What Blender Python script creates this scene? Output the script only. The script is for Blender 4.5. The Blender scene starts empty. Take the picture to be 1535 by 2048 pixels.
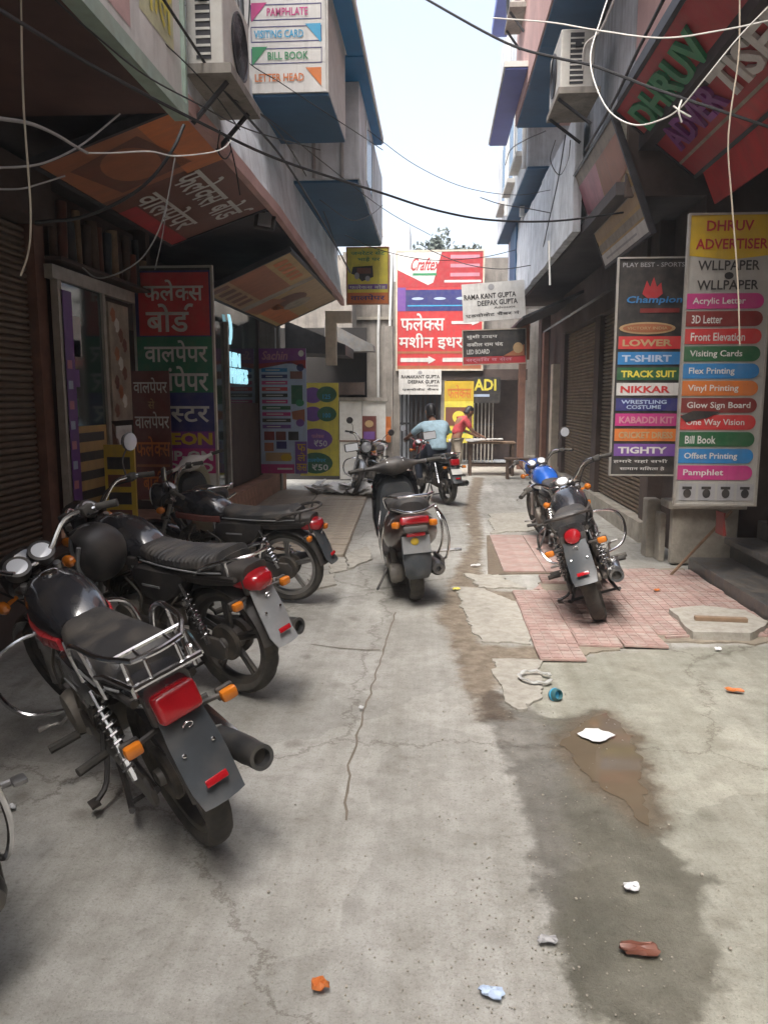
import bpy, bmesh, math, random
from mathutils import Vector, Matrix, noise
from mathutils.geometry import delaunay_2d_cdt
random.seed(11)
R = math.radians
sc = bpy.context.scene
COL = sc.collection
# ---------------------------------------------------------------- camera, sky, sun, exposure
F_PX, CAM_H, PITCH, YAW = 1538.0, 1.65, R(8.3), R(3.83)
cam_data = bpy.data.cameras.new('camera'); cam = bpy.data.objects.new('camera', cam_data); COL.objects.link(cam)
cam.location = (0, 0, CAM_H); cam.rotation_euler = (R(90) - PITCH, 0, YAW)
cam_data.sensor_fit = 'VERTICAL'; cam_data.sensor_height = 24.0; cam_data.lens = 24.0 * F_PX / 2048.0
cam_data.clip_start = 0.05; cam_data.clip_end = 2000
sc.camera = cam
SUN_EL, SUN_AZ = R(62), R(200)
world = bpy.data.worlds.new('World'); sc.world = world; world.use_nodes = True
nt = world.node_tree; bg = nt.nodes['Background']
sky = nt.nodes.new('ShaderNodeTexSky'); sky.sky_type = 'NISHITA'; sky.sun_disc = False
sky.sun_elevation = SUN_EL; sky.sun_rotation = SUN_AZ; sky.air_density = 1.0; sky.dust_density = 6.0; sky.ozone_density = 1.0
hs = nt.nodes.new('ShaderNodeHueSaturation'); hs.inputs['Saturation'].default_value = 0.58
nt.links.new(sky.outputs[0], hs.inputs['Color']); nt.links.new(hs.outputs[0], bg.inputs[0]); bg.inputs[1].default_value = 0.15
sun_data = bpy.data.lights.new('sun', 'SUN'); sun_data.energy = 1.2; sun_data.angle = R(30); sun_data.color = (1, .98, .95)
sun = bpy.data.objects.new('sun', sun_data); COL.objects.link(sun)
sun.rotation_euler = (R(90) - SUN_EL, 0, R(180) - SUN_AZ)
sc.view_settings.view_transform = 'Standard'; sc.view_settings.look = 'None'; sc.view_settings.gamma = 1.0
sc.view_settings.use_curve_mapping = False
sc.view_settings.exposure = 1.62
sc.render.engine = 'CYCLES'
sc.cycles.max_bounces = 8; sc.cycles.diffuse_bounces = 4

# ---------------------------------------------------------------- helpers
def at(u, v, X=None, Y=None, Z=None):
    """world point seen at photo pixel (u, v) on the plane X=, Y= or Z="""
    x, z, y = (u - 767.5) / F_PX, -(v - 1024) / F_PX, 1.0
    c, s = math.cos(PITCH), math.sin(PITCH); y, z = y * c + z * s, -y * s + z * c
    c, s = math.cos(YAW), math.sin(YAW); d = Vector((x * c - y * s, x * s + y * c, z))
    o = Vector((0, 0, CAM_H))
    t = X / d.x if X is not None else Y / d.y if Y is not None else (Z - CAM_H) / d.z
    return o + d * t
def lin(c): c /= 255.0; return c / 12.92 if c <= .04045 else ((c + .055) / 1.055) ** 2.4
def S(r, g, b): return (lin(r), lin(g), lin(b))

MATS = {}
def M(name, rgb=(.5, .5, .5), rough=.6, metal=0.0, var=.15, scale=6.0, bump=0.0, bscale=None, coat=0.0, dust=0.0, dustcol=(.33, .27, .2), emit=0.0, streak=0.0):
    if name in MATS: return MATS[name]
    m = bpy.data.materials.new(name); m.use_nodes = True; MATS[name] = m
    n, l = m.node_tree.nodes, m.node_tree.links; p = n['Principled BSDF']
    p.inputs['Roughness'].default_value = rough; p.inputs['Metallic'].default_value = metal
    if coat: p.inputs['Coat Weight'].default_value = coat; p.inputs['Coat Roughness'].default_value = .08
    tc = n.new('ShaderNodeTexCoord'); no = n.new('ShaderNodeTexNoise'); no.inputs['Scale'].default_value = scale
    no.inputs['Detail'].default_value = 8; no.inputs['Roughness'].default_value = .65
    l.new(tc.outputs['Object'], no.inputs['Vector'])
    rp = n.new('ShaderNodeValToRGB'); l.new(no.outputs['Fac'], rp.inputs[0])
    rp.color_ramp.elements[0].position = .3; rp.color_ramp.elements[1].position = .7
    lo = [max(0, c * (1 - var)) for c in rgb]; hi = [min(1, c * (1 + var)) for c in rgb]
    rp.color_ramp.elements[0].color = (*lo, 1); rp.color_ramp.elements[1].color = (*hi, 1)
    out = rp.outputs[0]
    if dust:
        n2 = n.new('ShaderNodeTexNoise'); n2.inputs['Scale'].default_value = 11; n2.inputs['Detail'].default_value = 10
        l.new(tc.outputs['Object'], n2.inputs['Vector'])
        mr = n.new('ShaderNodeMapRange'); mr.inputs[1].default_value = .42; mr.inputs[2].default_value = .72
        mr.inputs[3].default_value = dust * .25; mr.inputs[4].default_value = dust
        l.new(n2.outputs['Fac'], mr.inputs[0])
        mx = n.new('ShaderNodeMix'); mx.data_type = 'RGBA'; mx.inputs[7].default_value = (*dustcol, 1)
        l.new(mr.outputs[0], mx.inputs[0]); l.new(out, mx.inputs[6]); out = mx.outputs[2]
        ma = n.new('ShaderNodeMath'); ma.operation = 'MULTIPLY_ADD'; ma.inputs[1].default_value = .6; ma.inputs[2].default_value = rough
        l.new(mr.outputs[0], ma.inputs[0]); l.new(ma.outputs[0], p.inputs['Roughness'])
    if streak:
        mp = n.new('ShaderNodeMapping'); mp.inputs['Scale'].default_value = (7, 7, .55); l.new(tc.outputs['Object'], mp.inputs[0])
        n3 = n.new('ShaderNodeTexNoise'); n3.inputs['Scale'].default_value = 1.3; n3.inputs['Detail'].default_value = 9; n3.inputs['Roughness'].default_value = .7; l.new(mp.outputs[0], n3.inputs['Vector'])
        m4 = n.new('ShaderNodeMapRange'); m4.inputs[1].default_value = .48; m4.inputs[2].default_value = .75; m4.inputs[3].default_value = 0; m4.inputs[4].default_value = streak; l.new(n3.outputs['Fac'], m4.inputs[0])
        mx = n.new('ShaderNodeMix'); mx.data_type = 'RGBA'; mx.inputs[7].default_value = (.09, .085, .08, 1); l.new(m4.outputs[0], mx.inputs[0]); l.new(out, mx.inputs[6]); out = mx.outputs[2]
    l.new(out, p.inputs['Base Color'])
    if bump:
        nb = n.new('ShaderNodeTexNoise'); nb.inputs['Scale'].default_value = bscale or scale * 6; nb.inputs['Detail'].default_value = 6
        l.new(tc.outputs['Object'], nb.inputs['Vector'])
        b = n.new('ShaderNodeBump'); b.inputs['Strength'].default_value = bump; b.inputs['Distance'].default_value = .02
        l.new(nb.outputs['Fac'], b.inputs['Height']); l.new(b.outputs[0], p.inputs['Normal'])
    if emit:
        l.new(out, p.inputs['Emission Color']); p.inputs['Emission Strength'].default_value = emit
    return m

def link(o, parent=None):
    COL.objects.link(o)
    if parent is not None: o.parent = parent
    return o
def tag(o, label=None, cat=None, group=None, kind=None):
    if label: o['label'] = label
    if cat: o['category'] = cat
    if group: o['group'] = group
    if kind: o['kind'] = kind
    return o
def empty(name, loc=(0, 0, 0), rot=(0, 0, 0), label=None, cat=None, group=None):
    o = bpy.data.objects.new(name, None); o.empty_display_size = .1; COL.objects.link(o)
    o.location = loc; o.rotation_euler = rot
    return tag(o, label, cat, group)

class MB:
    def __init__(s): s.v = []; s.f = []; s.xf = None
    def add(s, vs, fs):
        k = len(s.v); s.v += [Vector(p) for p in vs]; s.f += [[i + k for i in f] for f in fs]; return s
    def box(s, c, d, rot=None, bev=0.0, seg=2):
        if bev:
            bm = bmesh.new(); bmesh.ops.create_cube(bm, size=1)
            bmesh.ops.scale(bm, vec=d, verts=bm.verts)
            bmesh.ops.bevel(bm, geom=bm.edges[:], offset=bev, segments=seg, profile=.5, affect='EDGES')
            vs = [v.co.copy() for v in bm.verts]; bm.verts.index_update(); fs = [[v.index for v in f.verts] for f in bm.faces]; bm.free()
        else:
            x, y, z = d[0] / 2, d[1] / 2, d[2] / 2
            vs = [Vector(p) for p in ((-x, -y, -z), (x, -y, -z), (x, y, -z), (-x, y, -z), (-x, -y, z), (x, -y, z), (x, y, z), (-x, y, z))]
            fs = [(0, 3, 2, 1), (4, 5, 6, 7), (0, 1, 5, 4), (1, 2, 6, 5), (2, 3, 7, 6), (3, 0, 4, 7)]
        if rot is not None: vs = [rot @ p for p in vs]
        c = Vector(c); return s.add([p + c for p in vs], fs)
    def bx(s, x0, x1, y0, y1, z0, z1, bev=0.0): return s.box(((x0 + x1) / 2, (y0 + y1) / 2, (z0 + z1) / 2), (x1 - x0, y1 - y0, z1 - z0), None, bev)
    def loft(s, rings, caps=True, closed=False):
        k = len(s.v); m = len(rings[0]); n = len(rings)
        for r in rings: s.v += [Vector(p) for p in r]
        for i in range(n if closed else n - 1):
            a, b = k + i * m, k + ((i + 1) % n) * m
            for j in range(m): s.f.append([a + j, a + (j + 1) % m, b + (j + 1) % m, b + j])
        if caps and not closed:
            s.f.append([k + j for j in reversed(range(m))]); s.f.append([k + (n - 1) * m + j for j in range(m)])
        return s
    def tube(s, pts, r, n=8, closed=False, flat=None):
        pts = [Vector(p) for p in pts]; N = len(pts); rs = r if isinstance(r, (list, tuple)) else [r] * N
        rings = []; up = None
        for i, p in enumerate(pts):
            if closed: t = pts[(i + 1) % N] - pts[i - 1]
            else: t = pts[min(i + 1, N - 1)] - pts[max(i - 1, 0)]
            t.normalize()
            if up is None:
                up = Vector((0, 0, 1)) if abs(t.z) < .9 else Vector((1, 0, 0))
            up = (up - t * up.dot(t))
            if up.length < 1e-4: up = t.orthogonal()
            up.normalize(); sd = t.cross(up)
            rings.append([p + (up * math.cos(a) * (flat or 1) + sd * math.sin(a)) * rs[i] for a in (2 * math.pi * j / n for j in range(n))])
        return s.loft(rings, not closed, closed)
    def lathe(s, prof, o=(0, 0, 0), ax=(0, 1, 0), n=24, closed=False):
        ax = Vector(ax).normalized(); e1 = ax.orthogonal().normalized(); e2 = ax.cross(e1); o = Vector(o)
        rings = [[o + ax * h + (e1 * math.cos(a) + e2 * math.sin(a)) * r for a in (2 * math.pi * j / n for j in range(n))] for r, h in prof]
        return s.loft(rings, not closed, closed)
    def ball(s, c, r, n=10, m=7):
        r = r if isinstance(r, (tuple, list)) else (r, r, r); c = Vector(c)
        rings = []
        for i in range(m):
            t = math.pi * (i + .02) / (m - 1 + .04); rings.append([c + Vector((r[0] * math.sin(t) * math.cos(2 * math.pi * j / n), r[1] * math.sin(t) * math.sin(2 * math.pi * j / n), -r[2] * math.cos(t))) for j in range(n)])
        return s.loft(rings)
    def mesh(s, name, smooth=False):
        me = bpy.data.meshes.new(name)
        vs = [s.xf @ p for p in s.v] if s.xf is not None else s.v
        me.from_pydata([tuple(p) for p in vs], [], s.f)
        bm = bmesh.new(); bm.from_mesh(me); bmesh.ops.recalc_face_normals(bm, faces=bm.faces); bm.to_mesh(me); bm.free()
        if smooth:
            me.polygons.foreach_set('use_smooth', [True] * len(me.polygons))
            try: me.set_sharp_from_angle(angle=R(38))
            except Exception: pass
        return me
    def build(s, name, mat, parent=None, smooth=False):
        me = s.mesh(name, smooth); me.materials.append(mat if not isinstance(mat, str) else MATS[mat])
        return link(bpy.data.objects.new(name, me), parent)

def smooth_path(pts, k=6):
    pts = [Vector(p) for p in pts]; q = [2 * pts[0] - pts[1]] + pts + [2 * pts[-1] - pts[-2]]; out = []
    for i in range(1, len(q) - 2):
        a, b, c, d = q[i - 1], q[i], q[i + 1], q[i + 2]
        for j in range(k):
            t = j / k; out.append(.5 * ((2 * b) + (c - a) * t + (2 * a - 5 * b + 4 * c - d) * t * t + (3 * b - a - 3 * c + d) * t ** 3))
    out.append(pts[-1]); return out
def sup(x, zc, hw, hh, e=2.6, n=16, yc=0.0, top=1.0):
    """superellipse ring in the yz plane at x; top<1 narrows the upper half"""
    o = []
    for j in range(n):
        a = 2 * math.pi * (j + .5) / n; c, s_ = math.cos(a), math.sin(a)
        yy = hw * math.copysign(abs(c) ** (2 / e), c); zz = hh * math.copysign(abs(s_) ** (2 / e), s_)
        if zz > 0: yy *= 1 + (top - 1) * zz / hh
        o.append((x, yc + yy, zc + zz))
    return o
def copy_tree(o, parent=None):
    c = o.copy(); COL.objects.link(c); c.parent = parent
    for ch in o.children: copy_tree(ch, c)
    return c

# ---- flat lettering
def text_mesh(body, bold=0.0):
    if any(ord(c) > 0x900 for c in body): bold = min(bold, .016)
    cu = bpy.data.curves.new('lettering', 'FONT'); cu.body = body; cu.size = 1; cu.resolution_u = 2; cu.offset = bold
    ob = bpy.data.objects.new('lettering', cu); me = ob.to_mesh()
    vs = [v.co.copy() for v in me.vertices]; fs = [list(p.vertices) for p in me.polygons]
    ob.to_mesh_clear(); bpy.data.objects.remove(ob); bpy.data.curves.remove(cu)
    return vs, fs
def clip_right(vs, fs, frac):
    xs = [v.x for v in vs]; cut = min(xs) + (max(xs) - min(xs)) * frac; V, Fc = [], []
    for f in fs:
        poly = [vs[i] for i in f]; out = []
        for i, b in enumerate(poly):
            a = poly[i - 1]
            if (a.x <= cut) != (b.x <= cut): out.append(a.lerp(b, (cut - a.x) / (b.x - a.x)))
            if b.x <= cut: out.append(b)
        if len(out) > 2: Fc.append(list(range(len(V), len(V) + len(out)))); V += out
    return V, Fc
def compose(body, bold=0.0):
    """'~X' prints the half form of X (its upright cut away), '^' puts a reph hook over the letter before it"""
    if '~' not in body and '^' not in body: return text_mesh(body, bold)
    V, Fc, x = [], [], 0.0; i = 0; buf = ''; items = []
    while i < len(body):
        if body[i] == '~':
            if buf: items.append(('t', buf)); buf = ''
            items.append(('h', body[i + 1])); i += 2; continue
        if body[i] == '^':
            if buf: items.append(('t', buf)); buf = ''
            items.append(('r', '')); i += 1; continue
        buf += body[i]; i += 1
    if buf: items.append(('t', buf))
    for k, t in items:
        if k == 'r':
            vs, fs = text_mesh('\u0915\u0947', bold); base, _ = text_mesh('\u0915', bold); top = max(v.y for v in base)
            keep = [n for n, v in enumerate(vs) if v.y > top * 1.0 - .01]; idx = {o: n for n, o in enumerate(keep)}
            fs = [[idx[j] for j in f] for f in fs if all(j in idx for j in f)]; vs = [vs[j] for j in keep]
            if not vs: continue
            mx = max(v.x for v in vs); vs = [Vector((x - .30 + (mx - v.x), v.y, 0)) for v in vs]
        else:
            vs, fs = text_mesh(t, bold)
            if k == 'h': vs, fs = clip_right(vs, fs, .66 if t != '\u0915' else .80)
            mn = min(v.x for v in vs); vs = [Vector((v.x - mn + x - .012, v.y, 0)) for v in vs]; x = max(v.x for v in vs)
        kk = len(V); V += vs; Fc += [[j + kk for j in f] for f in fs]
    return V, Fc

class Sign:
    """flat board; fractions fx (0 left..1 right), fy (0 top..1 bottom)"""
    def __init__(s, name, label, cat, tl, right, down, w, h, mat, t=.03, frame=None, fw=.02, group=None):
        s.w, s.h, s.t = w, h, t
        right = Vector(right).normalized(); up = -Vector(down).normalized(); up = (up - right * up.dot(right)).normalized()
        back = up.cross(right)          # local y = into the board
        tl = Vector(tl); base = tl + right * w / 2 - up * h
        s.o = empty(name, label=label, cat=cat, group=group)
        mtx = Matrix((right, back, up)).transposed().to_4x4(); mtx.translation = base; s.o.matrix_world = mtx
        MB().bx(-w / 2, w / 2, 0, t, 0, h).build('panel', mat, s.o)
        if frame:
            b = MB(); e = fw
            for (x0, x1, z0, z1) in ((-w / 2 - e, -w / 2 + .004, -e, h + e), (w / 2 - .004, w / 2 + e, -e, h + e), (-w / 2 + .004, w / 2 - .004, h - .004, h + e), (-w / 2 + .004, w / 2 - .004, -e, .004)): b.bx(x0, x1, -.012, t + .008, z0, z1)
            b.build('frame', frame, s.o)
    def xz(s, fx, fy): return (fx - .5) * s.w, (1 - fy) * s.h
    def band(s, x0, x1, y0, y1, mat, lay=1, name='printed_band', rnd=0):
        a, t = s.xz(x0, y0); b, u = s.xz(x1, y1); y = -.0025 * lay
        pts = [(a, u), (b, u), (b, t), (a, t)]
        if rnd:
            r = abs(t - u) / 2; pts = [(a, u)] + [(b - r + r * math.cos(q), (t + u) / 2 + r * math.sin(q)) for q in (R(-90 + 20 * k) for k in range(10))] + [(a, t)]
        return s.poly([(p, q) for p, q in pts], mat, lay, name, True)
    def poly(s, pts, mat, lay=1, name='printed_shape', raw=False):
        pts = pts if raw else [s.xz(*p) for p in pts]; y = -.0025 * lay
        return MB().add([(p, y, q) for p, q in pts], [list(range(len(pts)))]).build(name, mat, s.o)
    def oval(s, cx, cy, rx, ry, mat, lay=1, name='printed_oval'):
        return s.poly([(cx + rx * math.cos(R(18 * k)), cy + ry * math.sin(R(18 * k))) for k in range(20)], mat, lay, name)
    def text(s, body, x0, x1, y0, y1, mat, lay=2, bold=.02, name='lettering', skew=0.0, depth=0.0):
        vs, fs = compose(body, bold)
        if not vs: return
        xs = [v.x for v in vs]; ys = [v.y for v in vs]; a, t = s.xz(x0, y0); b, u = s.xz(x1, y1)
        kx = (b - a) / (max(xs) - min(xs)); kz = (t - u) / (max(ys) - min(ys)); y = -.0025 * lay
        pv = [(a + (v.x - min(xs)) * kx + skew * (v.y - min(ys)) * kz, y, u + (v.y - min(ys)) * kz) for v in vs]
        b_ = MB(); b_.add(pv, fs); o = b_.build(name, mat, s.o)
        if depth:
            md = o.modifiers.new('s', 'SOLIDIFY'); md.thickness = depth; md.offset = 1
        return o
# ---------------------------------------------------------------- materials
def ground_mat(name, c1, c2, rough, crack=True, wet=0.0):
    m = bpy.data.materials.new(name); m.use_nodes = True; MATS[name] = m
    n, l = m.node_tree.nodes, m.node_tree.links; p = n['Principled BSDF']
    tc = n.new('ShaderNodeTexCoord')
    def nz(sc_, det=10, ro=.6):
        q = n.new('ShaderNodeTexNoise'); q.inputs['Scale'].default_value = sc_; q.inputs['Detail'].default_value = det; q.inputs['Roughness'].default_value = ro
        l.new(tc.outputs['Object'], q.inputs['Vector']); return q
    a, b, c = nz(.9, 8), nz(14, 10, .7), nz(70, 6, .7)
    rp = n.new('ShaderNodeValToRGB'); rp.color_ramp.elements[0].position = .36; rp.color_ramp.elements[1].position = .64
    rp.color_ramp.elements[0].color = (*c1, 1); rp.color_ramp.elements[1].color = (*c2, 1); l.new(a.outputs['Fac'], rp.inputs[0])
    r2 = n.new('ShaderNodeValToRGB'); r2.color_ramp.elements[0].position = .32; r2.color_ramp.elements[1].position = .6
    r2.color_ramp.elements[0].color = (.62, .6, .57, 1); r2.color_ramp.elements[1].color = (1, 1, 1, 1); l.new(b.outputs['Fac'], r2.inputs[0])
    mx = n.new('ShaderNodeMix'); mx.data_type = 'RGBA'; mx.blend_type = 'MULTIPLY'; mx.inputs[0].default_value = .8
    l.new(rp.outputs[0], mx.inputs[6]); l.new(r2.outputs[0], mx.inputs[7]); out = mx.outputs[2]
    hsum = c.outputs['Fac']
    if crack:
        vo = n.new('ShaderNodeTexVoronoi'); vo.feature = 'DISTANCE_TO_EDGE'; vo.inputs['Scale'].default_value = .55
        w = nz(2.2, 6, .7); va = n.new('ShaderNodeVectorMath'); va.operation = 'MULTIPLY_ADD'
        va.inputs[1].default_value = (.55, .55, 0); l.new(w.outputs['Color'], va.inputs[0]); l.new(tc.outputs['Object'], va.inputs[2]); l.new(va.outputs[0], vo.inputs['Vector'])
        r3 = n.new('ShaderNodeValToRGB'); r3.color_ramp.elements[0].position = 0; r3.color_ramp.elements[1].position = .007
        r3.color_ramp.elements[0].color = (.45, .42, .38, 1); r3.color_ramp.elements[1].color = (1, 1, 1, 1); l.new(vo.outputs['Distance'], r3.inputs[0])
        m3 = n.new('ShaderNodeMix'); m3.data_type = 'RGBA'; m3.blend_type = 'MULTIPLY'; m3.inputs[0].default_value = .42
        l.new(out, m3.inputs[6]); l.new(r3.outputs[0], m3.inputs[7]); out = m3.outputs[2]
    l.new(out, p.inputs['Base Color'])
    mr = n.new('ShaderNodeMapRange'); mr.inputs[1].default_value = .35; mr.inputs[2].default_value = .65; mr.inputs[3].default_value = rough - wet; mr.inputs[4].default_value = rough
    l.new(b.outputs['Fac'], mr.inputs[0]); l.new(mr.outputs[0], p.inputs['Roughness'])
    bu = n.new('ShaderNodeBump'); bu.inputs['Strength'].default_value = .35; bu.inputs['Distance'].default_value = .008
    l.new(hsum, bu.inputs['Height'])
    b2 = n.new('ShaderNodeBump'); b2.inputs['Strength'].default_value = .35; b2.inputs['Distance'].default_value = .03
    l.new(b.outputs['Fac'], b2.inputs['Height']); l.new(bu.outputs[0], b2.inputs['Normal']); l.new(b2.outputs[0], p.inputs['Normal'])
    return m
ground_mat('concrete_road', (.34, .315, .27), (.47, .44, .385), .85)
ground_mat('cement_apron', (.23, .22, .17), (.33, .315, .25), .75, True, .2)
ground_mat('wet_cement', (.13, .118, .095), (.20, .18, .145), .5, False, .25)
ground_mat('gutter_mud', (.155, .12, .085), (.22, .175, .125), .7, False, .25)
ground_mat('broken_slab', (.35, .33, .285), (.46, .435, .38), .85, False)
ground_mat('earth', (.25, .21, .16), (.32, .28, .22), .9, False)
M('puddle', (.135, .105, .072), .04, var=.15, scale=3)
M('pink_tile', (.34, .205, .18), .75, var=.35, scale=4, bump=.35, bscale=50, dust=.92, dustcol=(.40, .34, .30))
M('grey_paver', (.33, .28, .22), .8, var=.2, scale=7, bump=.3)
M('plinth_brown', (.40, .22, .15), .8, var=.3, scale=5, bump=.3)
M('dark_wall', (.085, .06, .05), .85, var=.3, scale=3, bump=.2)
M('grime_wall', (.27, .245, .215), .9, var=.35, scale=2.5, bump=.3, streak=.7)
M('pale_wall', (.62, .65, .68), .85, var=.25, scale=2.2, bump=.3, streak=.7)
M('white_wash', (.74, .79, .83), .8, var=.2, scale=2.6, bump=.4, bscale=9, streak=.4)
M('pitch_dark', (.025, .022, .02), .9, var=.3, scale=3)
M('soffit_dark', (.07, .06, .06), .85, var=.3, scale=2)
M('soffit_maroon', (.10, .052, .042), .7, var=.35, scale=1.6)
M('soffit_blue', (.025, .10, .20), .6, var=.2, scale=2)
M('bright_blue', (.008, .20, .48), .5, var=.12, scale=2)
M('purple_blue', (.10, .14, .42), .5, var=.15, scale=2)
M('pink_wall', (.52, .33, .30), .8, var=.2, scale=2)
M('window_blue', (.03, .13, .24), .25, var=.2, scale=2)
M('shutter_brown', (.17, .125, .085), .55, metal=.3, var=.3, scale=4, dust=.5, dustcol=(.2, .15, .1))
M('shutter_left', (.155, .115, .09), .55, metal=.3, var=.3, scale=4, dust=.5, dustcol=(.2, .15, .1))
M('brown_frame', (.19, .095, .065), .6, var=.25)
M('aluminium', (.48, .46, .42), .45, metal=.6, var=.15, dust=.4)
M('cream_paint', (.55, .48, .38), .7, var=.2)
M('steel_dark', (.06, .06, .065), .5, metal=.6, var=.3)
M('granite', (.05, .055, .062), .28, var=.4, scale=30, dust=.4)
M('concrete_block', (.33, .30, .25), .9, var=.3, scale=5, bump=.4)
M('corrugated', (.16, .17, .18), .6, metal=.4, var=.3, dust=.5)
M('white_sheet', (.60, .59, .56), .6, var=.15, scale=2, dust=.3)
M('glass_dark', (.03, .05, .05), .08, var=.3, scale=3, coat=.5)
for nm, c in dict(red=(.55, .03, .035), deep_red=(.42, .02, .03), maroon=(.14, .03, .025), green=(.015, .17, .09), navy=(.02, .025, .16), purple=(.22, .03, .24), magenta=(.50, .03, .20), yellow=(.60, .40, .02), lemon=(.72, .62, .07), white=(.66, .65, .62), shaded_white=(.40, .39, .36), orange=(.62, .17, .03), blue=(.02, .20, .48), black=(.02, .02, .022), grey=(.35, .35, .36), pale_blue=(.42, .52, .68), brown=(.16, .05, .03), pink=(.58, .24, .30), teal=(.02, .12, .14), sky=(.03, .36, .62), leaf=(.02, .25, .10), violet=(.16, .06, .30), tan=(.45, .30, .15), rust=(.36, .12, .05), sandy=(.50, .33, .12), dark_green=(.01, .11, .04), dark_red=(.20, .015, .015)).items():  # the darker of the two whites has canopy shade put into its colour
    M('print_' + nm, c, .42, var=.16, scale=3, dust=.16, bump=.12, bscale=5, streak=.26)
M('print_tarnish', (.34, .29, .23), .6, var=.35, scale=5)
M('glow_letter', (.45, .85, .98), .4, var=.0, emit=.3)
# bikes
M('gloss_black', (.012, .014, .02), .18, var=.2, coat=.7, dust=.10)
M('satin_black', (.020, .020, .023), .42, var=.25, dust=.22)
M('plastic_grey', (.035, .043, .052), .42, var=.3, dust=.14)
M('plastic_silver', (.26, .27, .28), .4, metal=.2, var=.2, dust=.25)
M('rubber', (.028, .028, .028), .75, var=.3, scale=20, dust=.45, dustcol=(.22, .19, .15))
M('seat_vinyl', (.016, .018, .022), .5, var=.25, bump=.15, bscale=160, dust=.2)
M('chrome', (.75, .75, .76), .16, metal=1.0, var=.08, dust=.1)
M('alloy', (.42, .42, .42), .35, metal=.9, var=.2, dust=.4)
M('alloy_dark', (.06, .06, .062), .4, metal=.5, var=.2, dust=.35)
M('engine_metal', (.20, .195, .185), .5, metal=.7, var=.3, scale=15, dust=.5)
M('engine_black', (.035, .034, .034), .55, metal=.3, var=.3, dust=.5)
M('exhaust_steel', (.12, .125, .13), .35, metal=.8, var=.3, dust=.3)
M('red_lens', (.38, .010, .016), .15, var=.15, coat=.6)
M('amber_lens', (.58, .17, .015), .15, var=.15, coat=.6)
M('red_paint', (.42, .02, .03), .25, var=.15, coat=.5, dust=.1)
M('blue_paint', (.02, .10, .42), .2, var=.15, coat=.6)
M('silver_paint', (.42, .44, .46), .3, metal=.5, var=.1, dust=.15)
M('white_paint', (.66, .65, .62), .3, var=.08, coat=.3, dust=.15)
M('cream_plastic', (.60, .55, .42), .4, var=.1, dust=.15)
M('bronze_paint', (.06, .030, .026), .28, metal=.2, var=.2, coat=.5, dust=.08)
M('slate_paint', (.12, .17, .20), .3, metal=.2, var=.15, coat=.4, dust=.2)
M('dial_face', (.70, .72, .74), .08, var=.05, coat=.8)
M('lamp_glass', (.70, .72, .75), .08, metal=.3, var=.05, coat=.8)
M('plate_white', (.60, .60, .58), .4, var=.1, dust=.2)
# people, litter
M('skin_brown', (.23, .115, .07), .55, var=.12, scale=12)
M('hair_black', (.012, .010, .010), .5, var=.3, scale=40)
M('shirt_blue', (.37, .52, .60), .85, var=.25, scale=14, bump=.5, bscale=18)
M('trousers_dark', (.025, .03, .045), .85, var=.3, bump=.4, bscale=20)
M('shirt_red', (.42, .055, .06), .85, var=.25, scale=12, bump=.5, bscale=18)
M('cloth_white', (.62, .60, .57), .85, var=.15, bump=.5, bscale=20)
M('wood_dark', (.10, .065, .045), .7, var=.35, scale=9)
M('wood_mid', (.24, .16, .10), .7, var=.3, scale=9)
M('cable_black', (.018, .018, .02), .55, var=.2)
M('cable_grey', (.30, .29, .28), .6, var=.2)
M('cable_white', (.62, .60, .56), .55, var=.15)
M('cable_tan', (.42, .36, .28), .6, var=.2)
M('paper', (.70, .70, .70), .8, var=.1)
M('foil', (.55, .55, .52), .35, metal=.4, var=.15)
M('plastic_heap', (.80, .74, .70), .6, var=.35, scale=5, bump=.4, bscale=12)
M('leaf_far', (.07, .085, .07), .7, var=.4, scale=6)
M('bark', (.09, .07, .05), .9, var=.3)
M('ac_white', (.55, .54, .50), .5, var=.15, dust=.3)
M('pvc_white', (.66, .66, .64), .4, var=.1)

# ---------------------------------------------------------------- ground
def sheet(name, outline, z, mat, label=None, cat=None, kind='structure', rag=0.0, step=.12, th=0.0):
    pts = []
    for i, p in enumerate(outline):
        a, b = Vector(p[:2]), Vector(outline[(i + 1) % len(outline)][:2]); n = max(1, int((b - a).length / step))
        for k in range(n):
            q = a.lerp(b, k / n)
            if rag: q = q + Vector((noise.noise(Vector((q.x * 5, q.y * 5, 1.3))) + .6 * noise.noise(Vector((q.x * 13, q.y * 13, 3))), noise.noise(Vector((q.x * 5, q.y * 5, 7.3))) + .6 * noise.noise(Vector((q.x * 13, q.y * 13, 9))))) * rag + Vector((noise.noise(Vector((q.x * 31, q.y * 31, 2))), noise.noise(Vector((q.x * 31, q.y * 31, 6))))) * rag * .5
            pts.append(q)
    m = MB(); n = len(pts)
    r_ = delaunay_2d_cdt([p.copy() for p in pts], [(i, (i + 1) % n) for i in range(n)], [], 1, 1e-5)
    m.add([(p.x, p.y, z) for p in r_[0]], [list(f) for f in r_[2]])
    if th: m.add([(p.x, p.y, z) for p in pts] + [(p.x, p.y, z - th) for p in pts], [[i, (i + 1) % n, n + (i + 1) % n, n + i] for i in range(n)])
    o = m.build(name, mat); tag(o, label, cat, None, kind); return o
def gp(u, v): p = at(u, v, Z=0); return (p.x, p.y)
MB().add([(-300, -300, -.012), (300, -300, -.012), (300, 300, -.012), (-300, 300, -.012)], [[0, 1, 2, 3]]).build('ground', 'earth')['kind'] = 'structure'
import numpy as np
CEM = [gp(1150, 2040), gp(1110, 1900), gp(1140, 1640), gp(1110, 1480), gp(1060, 1400), gp(1050, 1330), gp(1110, 1320), gp(1250, 1300), gp(1500, 1290), (3.1, 5.1), (3.1, -1.5), (.3, -1.5)]
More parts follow.
